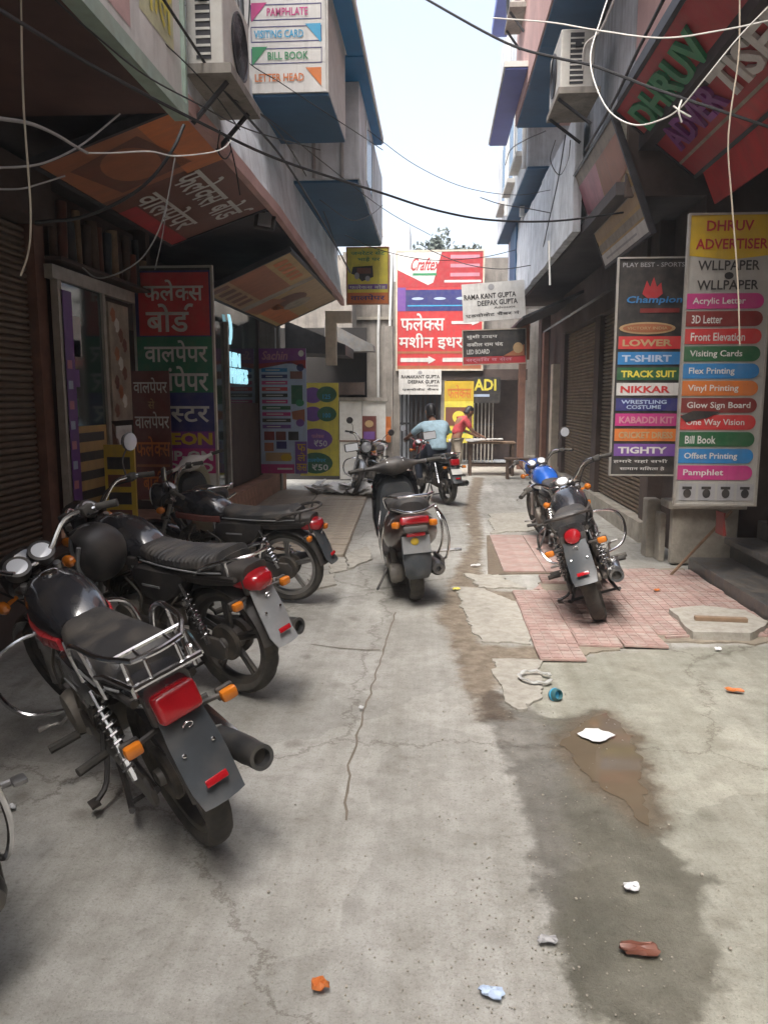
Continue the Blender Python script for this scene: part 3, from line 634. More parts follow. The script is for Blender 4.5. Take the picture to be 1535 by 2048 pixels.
b4 = empty('end_building', label='low building closing the lane with barred gates under the red flex board', cat='building')
part(b4, 'wall', 'grime_wall', (-.93, 2.6, 20.25, 20.45, 2.2, 5.2), (-.93, 2.6, 22.2, 22.35, 0, 2.4), (-1.72, -.93, 20.0, 20.2, 0, 4.6), (2.3, 2.6, 20.0, 20.25, 0, 5))
part(b4, 'lintel', 'dark_wall', (-.93, 2.3, 20.0, 20.24, 2.15, 2.42))
part(b4, 'pillar', 'grime_wall', (.12, .26, 20.0, 20.2, 0, 2.15))
g = part(b4, 'gate', 'steel_dark', (-.92, .1, 20.06, 20.1, 1.02, 1.07))
for z in (.08, 2.05): part(g, 'rail', 'steel_dark', (-.92, .1, 20.06, 20.1, z, z + .05))
for k in range(9): part(g, 'bar', 'steel_dark', (-.9 + k * .12, -.85 + k * .12, 20.04, 20.059, .05, 2.12))
g = part(b4, 'grille_gate', 'steel_dark', (.28, 1.5, 20.06, 20.09, 1.0, 1.04))
for z in (.1, 1.85): part(g, 'rail', 'steel_dark', (.28, 1.5, 20.06, 20.09, z, z + .045))
for k in range(13): part(g, 'bar', 'aluminium', (.30 + k * .095, .33 + k * .095, 20.03, 20.059, .05, 2.1))
part(b4, 'inner_wall', 'dark_wall', (-.9, 2.3, 20.9, 21.0, 0, 2.2))
part(b4, 'tiled_floor', 'pale_wall', (-.93, 2.3, 20.46, 22.1, 0, .06))

# background tree over the end building
def crown_tree(name, label, base, h, rr, n=900):
    t = empty(name, base, label=label, cat='tree')
    m = MB(); m.tube([(0, 0, 0), (.1, 0, h * .4), (.05, .1, h * .8)], [.16, .12, .06], 8)
    for k in range(5): a = k * 1.25; m.tube([(.08, .05, h * .55), (math.cos(a) * rr * .4, math.sin(a) * rr * .4, h * .75), (math.cos(a) * rr * .7, math.sin(a) * rr * .7, h * .88)], [.06, .04, .015], 6)
    m.build('trunk', 'bark', t, True)
    m = MB(); rnd = random.Random(5)
    cl = [(Vector((rnd.gauss(0, rr * .45), rnd.gauss(0, rr * .4), h * .88 + rnd.gauss(0, rr * .22))), rnd.uniform(.25, .5) * rr) for _ in range(14)]
    for k in range(n):
        c, r_ = rnd.choice(cl); d = Vector((rnd.gauss(0, 1), rnd.gauss(0, 1), rnd.gauss(0, .8))).normalized() * r_ * rnd.uniform(.4, 1)
        p = c + d; a = Vector((rnd.gauss(0, 1), rnd.gauss(0, 1), rnd.gauss(0, 1))).normalized() * .11; b = a.orthogonal().normalized() * .07
        m.add([p - a, p + b, p + a, p - b], [[0, 1, 2, 3]])
    m.build('crown', 'leaf_far', t)
crown_tree('tree', 'small dark tree crown rising behind the red flex board', (.1, 26.5, 0), 7.0, 1.1)

# far blocks behind, hazy rooftops
b5 = empty('rooftop_block', label='pale rooftop block with water tank showing behind the yellow generator sign', cat='building')
part(b5, 'wall', 'pale_wall', (-2.6, -1.0, 27, 29, 0, 7.1)); part(b5, 'parapet', 'grime_wall', (-2.65, -.97, 26.95, 29, 7.11, 7.35))
# ---------------------------------------------------------------- motorcycles
def wheel(root, name, c, r, w, style, rimmat, xf=None):
    """wheel part > tyre, rim spokes, hub; axle along y"""
    m = MB(); m.xf = xf; ri = r - .062; hw = w / 2
    m.lathe([(ri - .018, -hw * .55), (ri + .004, -hw * .62), (ri + .012, -hw * .6), (ri - .004, -hw * .3), (ri - .004, hw * .3), (ri + .012, hw * .6), (ri + .004, hw * .62), (ri - .018, hw * .55), (ri - .026, hw * .3), (ri - .026, -hw * .3)], c, (0, 1, 0), 40, True)
    c = Vector(c)
    if style == 'alloy':
        for k in range(5):
            a = 2 * math.pi * k / 5 + .3
            for s_ in (-.16, .16):
                d0, d1 = Vector((math.cos(a + s_ * .6), 0, math.sin(a + s_ * .6))), Vector((math.cos(a + s_ * .35), 0, math.sin(a + s_ * .35)))
                m.tube([c + d0 * .045, c + d0.lerp(d1, .5) * (ri * .55), c + d1 * (ri - .012)], [.017, .013, .014], 6)
    elif style == 'spoke':
        for k in range(18):
            a = 2 * math.pi * k / 18; s_ = .03 if k % 2 else -.03
            m.tube([c + Vector((math.cos(a + .5) * .05, s_, math.sin(a + .5) * .05)), c + Vector((math.cos(a) * (ri - .01), 0, math.sin(a) * (ri - .01)))], .0025, 4)
    else:
        m.lathe([(.02, -.03), (ri * .5, -.035), (ri - .01, -.02), (ri - .01, .02), (ri * .5, .035), (.02, .03)], c, (0, 1, 0), 24)
    o = m.build(name, rimmat, root, True)
    h = MB(); h.xf = xf; h.lathe([(.012, -.085), (.03, -.08), (.035, -.05), (.062, -.045), (.066, .03), (.035, .04), (.03, .08), (.012, .085)], c, (0, 1, 0), 20); h.build('hub', 'engine_metal', o, True)
    t = MB(); t.xf = xf; prof = [(ri + .006, -hw * .62), (ri + .02, -hw * .9), (r - .028, -hw), (r - .012, -hw * .82), (r - .003, -hw * .5), (r, -hw * .17), (r, hw * .17), (r - .003, hw * .5), (r - .012, hw * .82), (r - .028, hw), (ri + .02, hw * .9), (ri + .006, hw * .62)]
    rings = []; N = 84
    for j in range(N):
        a = 2 * math.pi * j / N; rg = []
        for i, (q, y) in enumerate(prof):
            if i in (3, 4) and j % 4 == 0 or i in (7, 8) and j % 4 == 2 or i in (5, 6) and j % 4 == 1: q -= .005
            rg.append(c + Vector((math.cos(a) * q, y, math.sin(a) * q)))
        rings.append(rg)
    t.loft(rings, False, True); t.build('tyre', 'rubber', o, True)
    return o
def guard(m, c, r, a0, a1, hw, n=14, drop=.03, th=.004):
    rings = []
    for i in range(n + 1):
        a = R(a0 + (a1 - a0) * i / n); d = Vector((math.cos(a), 0, math.sin(a))); o_, i_ = [], []
        for k in range(7):
            t = -1 + 2 * k / 6; rr = r - drop * t * t; y = hw * t
            o_.append(Vector(c) + d * rr + Vector((0, y, 0))); i_.append(Vector(c) + d * (rr - th) + Vector((0, y * .97, 0)))
        rings.append(o_ + i_[::-1])
    return m.loft(rings)
def steer_xf(ang):
    """turn of the front end about the inclined steering axis"""
    ax = Vector((-.42, 0, .9)).normalized(); p = Vector((.44, 0, .74))
    return Matrix.Translation(p) @ Matrix.Rotation(R(ang), 4, ax) @ Matrix.Translation(-p)

def motorcycle(name, label, cat, pos, rz, lean, tank='gloss_black', panel='gloss_black', trim='red_paint', wheelstyle='alloy', rimmat='alloy_dark', ribbed=False, rail='slim', tail='box', flap='plastic_grey', mirrors=True, legguard=True, twin=True, steer=14, guardmat='gloss_black', group='parked motorcycles', plate=None, exh='exhaust_steel', stand=True):
    """pos = ground point under the rear axle"""
    d = Vector((math.cos(R(rz)), math.sin(R(rz)), 0)); root = empty(name, Vector((*pos, 0)) + d * .62 + Vector((0, 0, .022)), (R(lean), 0, R(rz)), label, cat, group)
    X = steer_xf(steer); RA, FA = (-.62, 0, .30), (.62, 0, .30)
    wheel(root, 'rear_wheel', RA, .302, .092, wheelstyle, rimmat); wheel(root, 'front_wheel', FA, .300, .076, wheelstyle, rimmat, X)
    B = lambda mb, n, mt, par=root, sm=True: mb.build(n, mt, par, sm)
    # front end
    for s_ in (1, -1):
        m = MB(); m.xf = X; m.tube([(.62, .085 * s_, .30), (.50, .085 * s_, .56)], .024, 10); m.tube([(.50, .085 * s_, .56), (.365, .085 * s_, .86)], .016, 10); m.tube([(.52, .085 * s_, .52), (.495, .085 * s_, .575)], .029, 10); B(m, 'fork', 'alloy')
    m = MB(); m.xf = X; guard(m, FA, .345, 35, 165, .06, 14, .02); B(m, 'front_mudguard', guardmat)
    m = MB(); m.xf = X; m.box((.395, 0, .835), (.06, .22, .03), None, .008); m.box((.455, 0, .70), (.06, .22, .03), None, .008); m.tube([(.40, 0, .87), (.47, 0, .66)], .024, 8); B(m, 'fork_yoke', 'satin_black')
    m = MB(); m.xf = X; m.loft([sup(.40, .87, .05, .05, 2.2), sup(.44, .865, .095, .10, 2.3), sup(.50, .855, .105, .115, 2.4), sup(.53, .85, .10, .11, 2.4)]); hl = B(m, 'headlight', tank)
    m = MB(); m.xf = X; m.lathe([(.088, 0), (.085, .012), (.06, .026), (.01, .032)], (.531, 0, .85), (1, 0, -.1), 24); B(m, 'lens', 'lamp_glass', hl)
    for s_ in (1, -1):
        m = MB(); m.xf = X; ax = Vector((-.62, 0, .78)); c = Vector((.385, .062 * s_, .93)) if twin else Vector((.385, 0, .935))
        m.lathe([(.02, -.05), (.05, -.04), (.056, -.005), (.056, .008), (.047, .010)], c, ax, 22); dl = B(m, 'instrument', 'satin_black')
        m = MB(); m.xf = X; m.lathe([(.046, .009), (.03, .0125), (.004, .013)], c, ax, 22); B(m, 'dial', 'dial_face', dl)
        if not twin: break
    m = MB(); m.xf = X; hb = smooth_path([(.20, .36, .985), (.27, .30, 1.0), (.33, .20, 1.01), (.37, .09, .92), (.375, 0, .905), (.37, -.09, .92), (.33, -.20, 1.01), (.27, -.30, 1.0), (.20, -.36, .985)], 4); m.tube(hb, .011, 8); B(m, 'handlebar', 'chrome')
    for s_ in (1, -1):
        m = MB(); m.xf = X; m.tube([(.185, .375 * s_, .982), (.255, .315 * s_, .997)], [.018, .017], 10); m.box((.285, .285 * s_, 1.0), (.05, .06, .045), None, .01); B(m, 'grip', 'rubber')
        m = MB(); m.xf = X; m.tube(smooth_path([(.315, .27 * s_, .995), (.29, .33 * s_, .985), (.245, .40 * s_, .97)], 3), .006, 6); B(m, 'lever', 'alloy')
        if mirrors and (mirrors is True or mirrors == s_):
            m = MB(); m.xf = X; m.tube(smooth_path([(.30, .265 * s_, 1.01), (.315, .29 * s_, 1.10), (.30, .35 * s_, 1.17)], 4), .0055, 6); mi = B(m, 'mirror', 'satin_black')
            m = MB(); m.xf = X; m.lathe([(.01, .022), (.05, .018), (.058, 0), (.052, -.006)], (.295, .375 * s_, 1.19), (1, .1 * s_, .05), 16); B(m, 'mirror_head', 'satin_black', mi)
            m = MB(); m.xf = X; m.lathe([(.052, -.0075), (.004, -.0085)], (.295, .375 * s_, 1.19), (1, .1 * s_, .05), 16); B(m, 'mirror_glass', 'lamp_glass', mi)
        m = MB(); m.xf = X; m.tube([(.46, .10 * s_, .80), (.45, .15 * s_, .80)], .010, 6); m.ball((.45, .175 * s_, .80), (.038, .028, .03), 10, 6); B(m, 'indicator', 'amber_lens')
    m = MB(); m.xf = X; m.tube(smooth_path([(.25, .27, .99), (.40, .2, .93), (.46, .1, .78), (.42, .06, .66)], 5), .005, 5); m.tube(smooth_path([(.25, -.27, .99), (.42, -.2, .95), (.50, -.1, .76), (.56, -.08, .5)], 5), .005, 5); B(m, 'control_cable', 'cable_black')
    # frame
    m = MB(); m.tube(smooth_path([(.40, 0, .78), (.1, 0, .70), (-.15, 0, .66)], 4), .024, 8); m.tube(smooth_path([(.41, 0, .70), (.30, 0, .52), (.24, 0, .34)], 4), .022, 8)
    for s_ in (1, -1): m.tube(smooth_path([(-.12, .09 * s_, .66), (-.45, .11 * s_, .68), (-.84, .10 * s_, .70)], 4), .014, 6); m.tube(smooth_path([(-.40, .10 * s_, .67), (-.22, .12 * s_, .48), (-.16, .11 * s_, .30)], 4), .014, 6)
    B(m, 'frame', 'satin_black')
    for s_ in (1, -1):
        m = MB(); m.tube([(-.18, .095 * s_, .34), (-.62, .11 * s_, .30), (-.68, .11 * s_, .30)], [.022, .018, .016], 8); B(m, 'swing_arm', 'satin_black')
        m = MB(); p0, p1 = Vector((-.60, .135 * s_, .33)), Vector((-.46, .135 * s_, .64)); m.tube([p0, p0.lerp(p1, .45)], .017, 8); m.tube([p0.lerp(p1, .4), p1], .010, 8)
        hx = [p0.lerp(p1, .12 + .72 * k / 56) + Vector((math.sin(R(51) * k * .98 + 0) * 0, 0, 0)) + (Vector((math.cos(k * .785), 0, 0)) * .0 + (p1 - p0).normalized().orthogonal() * 0) for k in range(57)]
        e1 = (p1 - p0).normalized().orthogonal().normalized(); e2 = (p1 - p0).normalized().cross(e1)
        m.tube([p + (e1 * math.cos(k * .9) + e2 * math.sin(k * .9)) * .026 for k, p in enumerate(hx)], .0055, 5); B(m, 'shock_absorber', 'chrome')
    # engine
    m = MB(); m.box((.02, 0, .36), (.36, .20, .18), None, .04, 3); m.box((-.06, 0, .42), (.18, .17, .12), None, .03); m.lathe([(.02, .165), (.085, .16), (.098, .13), (.10, .05)], (.05, 0, .36), (0, 1, 0), 22); m.lathe([(.02, -.17), (.075, -.165), (.09, -.13), (.092, -.05)], (.0, 0, .36), (0, 1, 0), 22); m.tube([(-.04, .10, .34), (-.12, .135, .335)], .02, 8)
    en = B(m, 'engine', 'engine_metal')
    m = MB(); rt = Matrix.Rotation(R(62), 3, 'Y')
    for k in range(8): m.box(Vector((.13, 0, .42)) + rt @ Vector((0, 0, .02 + k * .021)), (.125, .13, .009), rt, .003, 1)
    m.box(Vector((.13, 0, .42)) + rt @ Vector((0, 0, .09)), (.085, .09, .17), rt); m.box(Vector((.13, 0, .42)) + rt @ Vector((0, 0, .205)), (.11, .12, .05), rt, .012); B(m, 'cylinder_fin', 'engine_black', en)
    m = MB(); m.box((-.04, 0, .56), (.10, .07, .07), None, .015); m.box((-.20, 0, .54), (.2, .16, .16), None, .03); m.tube([(-.02, 0, .55), (.12, 0, .50)], .022, 8); B(m, 'air_box', 'satin_black')
    m = MB(); m.tube(smooth_path([(.32, -.05, .44), (.36, -.07, .38), (.32, -.10, .26), (.18, -.13, .21), (-.05, -.15, .22), (-.25, -.165, .25)], 5), .019, 10); B(m, 'exhaust_pipe', exh)
    m = MB(); a, b = Vector((-.22, -.165, .25)), Vector((-.93, -.185, .345)); ax = (b - a); L = ax.length
    m.lathe([(.02, 0), (.030, .03), (.038, .10), (.045, L * .3), (.047, L * .86), (.043, L * .93), (.044, L * .94), (.044, L), (.030, L), (.027, L - .03), (.012, L - .035)], a, ax, 22); mu = B(m, 'muffler', exh); m = MB(); m.lathe([(.0275, L - .028), (.006, L - .03)], a, ax, 16); B(m, 'outlet', 'engine_black', mu); m = MB(); m.lathe([(.0485, L * .55), (.0495, L * .555), (.0495, L * .575), (.0485, L * .58)], a, ax, 22); B(m, 'clamp', 'engine_metal', mu)
    m = MB(); ax.normalize(); m.box(a + ax * .36 + Vector((0, -.02, .052)), (.32, .05, .012), Matrix.Rotation(-math.atan2(ax.z, -ax.x) + math.pi, 3, 'Y'), .004); B(m, 'heat_shield', 'chrome', mu)
    m = MB(); m.loft([sup(.10 - .0, .36, .012, .05, 3, 10, .125), sup(-.2, .34, .012, .045, 3, 10, .125), sup(-.5, .315, .012, .06, 3, 10, .125), sup(-.68, .305, .012, .065, 3, 10, .125), sup(-.71, .30, .010, .03, 3, 10, .125)]); B(m, 'chain_cover', 'satin_black')
    m = MB(); m.lathe([(.09, .06), (.10, .05), (.10, .035), (.03, .03)], RA, (0, 1, 0), 22); m.lathe([(.085, -.07), (.092, -.04), (.03, -.03)], RA, (0, 1, 0), 22); B(m, 'brake_drum', 'engine_black')
    for s_ in (1, -1):
        m = MB(); m.tube([(.02, .10 * s_, .27), (.03, .17 * s_, .275)], .010, 6); m.tube([(.03, .16 * s_, .275), (.03, .28 * s_, .275)], .019, 8); B(m, 'footrest', 'rubber')
        m = MB(); m.tube([(-.28, .12 * s_, .40), (-.33, .16 * s_, .33)], .010, 6); m.tube([(-.33, .15 * s_, .33), (-.36, .265 * s_, .335)], .017, 8); B(m, 'pillion_footrest', 'rubber')
    m = MB(); m.tube(smooth_path([(-.14, .10, .28), (-.20, .17, .15), (-.23, .235, -.01 + .07 * abs(lean) / 10)], 3), .011, 6); m.box((-.235, .245, -.008 + .07 * abs(lean) / 10), (.06, .035, .01)); B(m, 'side_stand', 'satin_black')
    m = MB()
    for s_ in (1, -1): m.tube(smooth_path([(-.17, .09 * s_, .26), (-.32, .13 * s_, .17), (-.42, .16 * s_, .13), (-.47, .17 * s_, .15)], 3), .012, 6)
    m.tube([(-.40, .15, .135), (-.40, -.15, .135)], .010, 6); B(m, 'centre_stand', 'satin_black')
    m = MB(); m.tube(smooth_path([(.0, -.16, .38), (-.02, -.18, .36), (-.16, -.19, .43), (-.17, -.25, .44)], 3), .009, 6); B(m, 'kick_lever', 'alloy')
    m = MB(); m.tube(smooth_path([(-.10, -.12, .33), (-.30, -.13, .30), (-.56, -.12, .26)], 3), .005, 5); m.tube(smooth_path([(.02, .12, .60), (-.1, .13, .52), (-.06, .13, .42)], 4), .007, 6); m.tube(smooth_path([(.16, .09, .62), (.20, .12, .52), (.10, .14, .46)], 4), .006, 6); m.tube(smooth_path([(-.45, .10, .60), (-.38, .14, .52), (-.26, .13, .44), (-.2, .13, .36)], 4), .006, 6); m.box((-.33, .10, .43), (.12, .05, .10), None, .012); m.box((-.30, -.10, .45), (.16, .05, .12), None, .012); m.box((.24, .0, .58), (.05, .08, .05), None, .01); B(m, 'wiring', 'engine_black')
    m = MB(); m.tube(smooth_path([(.10, .17, .33), (.14, .19, .30), (.16, .20, .30), (.18, .25, .30)], 3), .007, 6); m.box((.185, .25, .302), (.025, .05, .02), None, .006); B(m, 'gear_lever', 'alloy')
    # tank, panels, seat
    m = MB(); prof = [(.335, .765, .055, .06), (.325, .775, .09, .085), (.26, .785, .118, .108), (.16, .79, .135, .118), (.05, .785, .137, .112), (-.05, .765, .122, .092), (-.12, .745, .10, .07), (-.15, .735, .085, .05)]
    m.loft([sup(x, z, w, h, 2.7, 20, 0, .80) for x, z, w, h in prof]); tk = B(m, 'fuel_tank', tank)
    m = MB(); m.lathe([(.036, 0), (.036, .012), (.02, .018), (.004, .019)], (.15, 0, .90), (0, 0, 1), 18); B(m, 'filler_cap', 'chrome', tk)
    for s_ in (1, -1):
        m = MB(); rings = []
        for x, z, w in ((.30, .72, .112), (.16, .715, .138), (.02, .705, .140), (-.10, .70, .113)): rings.append([(x, (w - .012) * s_, z - .024), (x, (w + .0035) * s_, z - .02), (x, (w + .0045) * s_, z + .022), (x, (w - .012) * s_, z + .03)])
        m.loft(rings); B(m, 'tank_stripe', trim, tk)
        m = MB(); rings = [[(x, .10 * s_, z0), (x, y * s_, z0 + .03), (x, (y + .01) * s_, (z0 + z1) / 2), (x, y * s_, z1 - .02), (x, .09 * s_, z1)] for x, y, z0, z1 in ((-.06, .115, .55, .68), (-.14, .135, .49, .70), (-.28, .14, .47, .70), (-.40, .135, .53, .70), (-.47, .12, .62, .69))]; m.loft(rings); sp = B(m, 'side_panel', panel)
        m = MB(); m.box((-.24, .1525 * s_, .60), (.14, .004, .012), None); B(m, 'panel_strip', 'plastic_silver', sp)
    m = MB(); rings = []; n = 96 if ribbed else 26
    for i in range(n + 1):
        t = i / n; x = -.10 - t * .66; hw = .095 + .045 * math.sin(min(1, t * 1.6) * math.pi / 2) - .03 * max(0, t - .8) / .2
        zt = .80 - .035 * math.sin(t * math.pi * .9) + .055 * max(0, t - .35) ** .8
        if t < .04: hw *= .8
        zb = .70 + .015 * t; rb = (.0035 * math.cos(t * math.pi * 2 * 20) if ribbed and .12 < t < .97 else 0)
        if t > .96: zt -= .03
        rg = sup(x, (zt + zb) / 2, hw, (zt - zb) / 2, 3.4, 18, 0, .88); rg = [(p[0], p[1] * (1 + rb * 2), p[2] + (rb if p[2] > (zt + zb) / 2 + .01 else 0)) for p in rg]; rings.append(rg)
    m.loft(rings); se = B(m, 'seat', 'seat_vinyl')
    for s_ in (1, -1):
        m = MB(); m.tube([(-.12 - .66 * t * .97, s_ * (.10 + .043 * math.sin(min(1, t * 1.6) * math.pi / 2) - .03 * max(0, t - .8) / .2), .712 + .015 * t) for t in [k / 10 for k in range(11)]], .005, 6); B(m, 'seat_trim', 'plastic_silver', se)
    m = MB(); m.loft([sup(-.42, .665, .10, .05, 3, 14), sup(-.60, .68, .115, .062, 3, 14), sup(-.78, .70, .10, .062, 3, 14), sup(-.88, .71, .08, .05, 3, 14)]); B(m, 'tail_cowl', panel)
    # rear end
    m = MB(); guard(m, RA, .352, 60, 172, .075, 16, .035); B(m, 'rear_mudguard', 'satin_black')
    m = MB(); rings = []
    for x, z, w, cv in ((-.895, .64, .070, .012), (-.930, .56, .078, .012), (-.965, .48, .080, .014), (-.99, .41, .078, .016), (-1.03, .365, .070, .012)):
        o_ = [(x - cv * (1 - t * t), w * t, z) for t in (-1, -.6, 0, .6, 1)]; i_ = [(p[0] + .006, p[1], p[2] - .002) for p in o_]; rings.append(o_ + i_[::-1])
    m.loft(rings); fl = B(m, 'mudguard_flap', flap)
    m = MB(); m.box((-1.018, 0, .435), (.010, .075, .024), Matrix.Rotation(R(25), 3, 'Y'), .004); B(m, 'reflector', 'red_lens', fl)
    m = MB(); m.tube([(-.936 - .004 * math.sin(R(24 * k)), .016 * math.cos(R(24 * k)), .60 + .012 * math.sin(R(24 * k))) for k in range(12)], .0025, 5); B(m, 'badge', 'chrome', fl)
    for y_ in (-.05, .05):
        m = MB(); m.lathe([(.007, 0), (.007, .004), (.002, .006)], (-.957, y_, .525), (-1, 0, .4), 8); B(m, 'bolt', 'chrome', fl)
    if plate:
        m = MB(); m.box((-.972, 0, .535), (.006, .17, .09), Matrix.Rotation(R(26), 3, 'Y')); B(m, 'number_plate', plate, fl)
    m = MB()
    if tail == 'box': m.box((-.905, 0, .675), (.07, .145, .10), Matrix.Rotation(R(12), 3, 'Y'), .02, 3)
    elif tail == 'round': m.lathe([(.03, -.05), (.050, -.035), (.055, .0), (.046, .022), (.02, .030)], (-.90, 0, .675), (-1, 0, .05), 24)
    else: m.loft([sup(-.80, .675, .085, .045, 3, 14), sup(-.88, .675, .085, .05, 3, 14), sup(-.93, .67, .06, .04, 3, 14), sup(-.945, .668, .03, .02, 3, 14)])
    tl = B(m, 'tail_light', 'red_lens')
    m = MB(); m.box((-.868, 0, .672), (.03, .17, .118), Matrix.Rotation(R(12), 3, 'Y'), .012); B(m, 'lamp_housing', 'satin_black', tl)
    for s_ in (1, -1):
        m = MB(); m.tube([(-.86, .07 * s_, .60), (-.88, .145 * s_, .60)], .010, 6); B(m, 'indicator_stem', 'satin_black')
        m = MB(); m.box((-.872, .165 * s_, .60), (.022, .062, .046), None, .008, 2); ib = B(m, 'indicator', 'satin_black'); m = MB(); m.box((-.899, .165 * s_, .60), (.034, .058, .042), None, .012, 2); B(m, 'lens', 'amber_lens', ib)
    m = MB()
    if rail == 'cage':
        pts = []
        for s_ in (1, -1): m.tube(smooth_path([(-.42, .135 * s_, .665), (-.47, .15 * s_, .80), (-.60, .152 * s_, .865), (-.80, .135 * s_, .875), (-.93, .08 * s_, .87)], 5), .0095, 8); m.tube([(-.66, .15 * s_, .868), (-.70, .14 * s_, .70), (-.55, .13 * s_, .66), (-.42, .13 * s_, .66)], .009, 6); m.tube([(-.90, .10 * s_, .87), (-.90, .10 * s_, .75), (-.80, .10 * s_, .70)], .008, 6)
        m.tube(smooth_path([(-.93, .08, .87), (-.95, 0, .872), (-.93, -.08, .87)], 4), .0095, 8); m.tube([(-.95, .11, .80), (-.955, -.11, .80)], .011, 8); m.tube([(-.86, .12, .873), (-.86, -.12, .873)], .008, 6); m.tube([(-.955, .11, .80), (-.80, .14, .81), (-.70, .145, .78)], .009, 6); m.tube([(-.955, -.11, .80), (-.80, -.14, .81), (-.70, -.145, .78)], .009, 6)
        for y in (-.05, .05): m.tube([(-.86, y, .873), (-.95, y, .86), (-.955, y, .80)], .006, 6)
    else:
        m.tube(smooth_path([(-.58, .125, .70), (-.70, .15, .77), (-.84, .13, .81), (-.92, .06, .82), (-.93, 0, .822), (-.92, -.06, .82), (-.84, -.13, .81), (-.70, -.15, .77), (-.58, -.125, .70)], 4), .009 if rail == 'slim' else .012, 8)
        for s_ in (1, -1): m.tube([(-.82, .13 * s_, .805), (-.80, .10 * s_, .71)], .008, 6)
    B(m, 'grab_rail', 'chrome' if rail in ('cage', 'slim') else 'satin_black')
    if legguard:
        for s_ in (1, -1):
            m = MB(); m.tube(smooth_path([(.36, .03 * s_, .60), (.40, .16 * s_, .62), (.43, .30 * s_, .56), (.42, .33 * s_, .42), (.36, .26 * s_, .30), (.26, .08 * s_, .27)], 5), .011, 8); B(m, 'leg_guard', 'chrome')
    return root
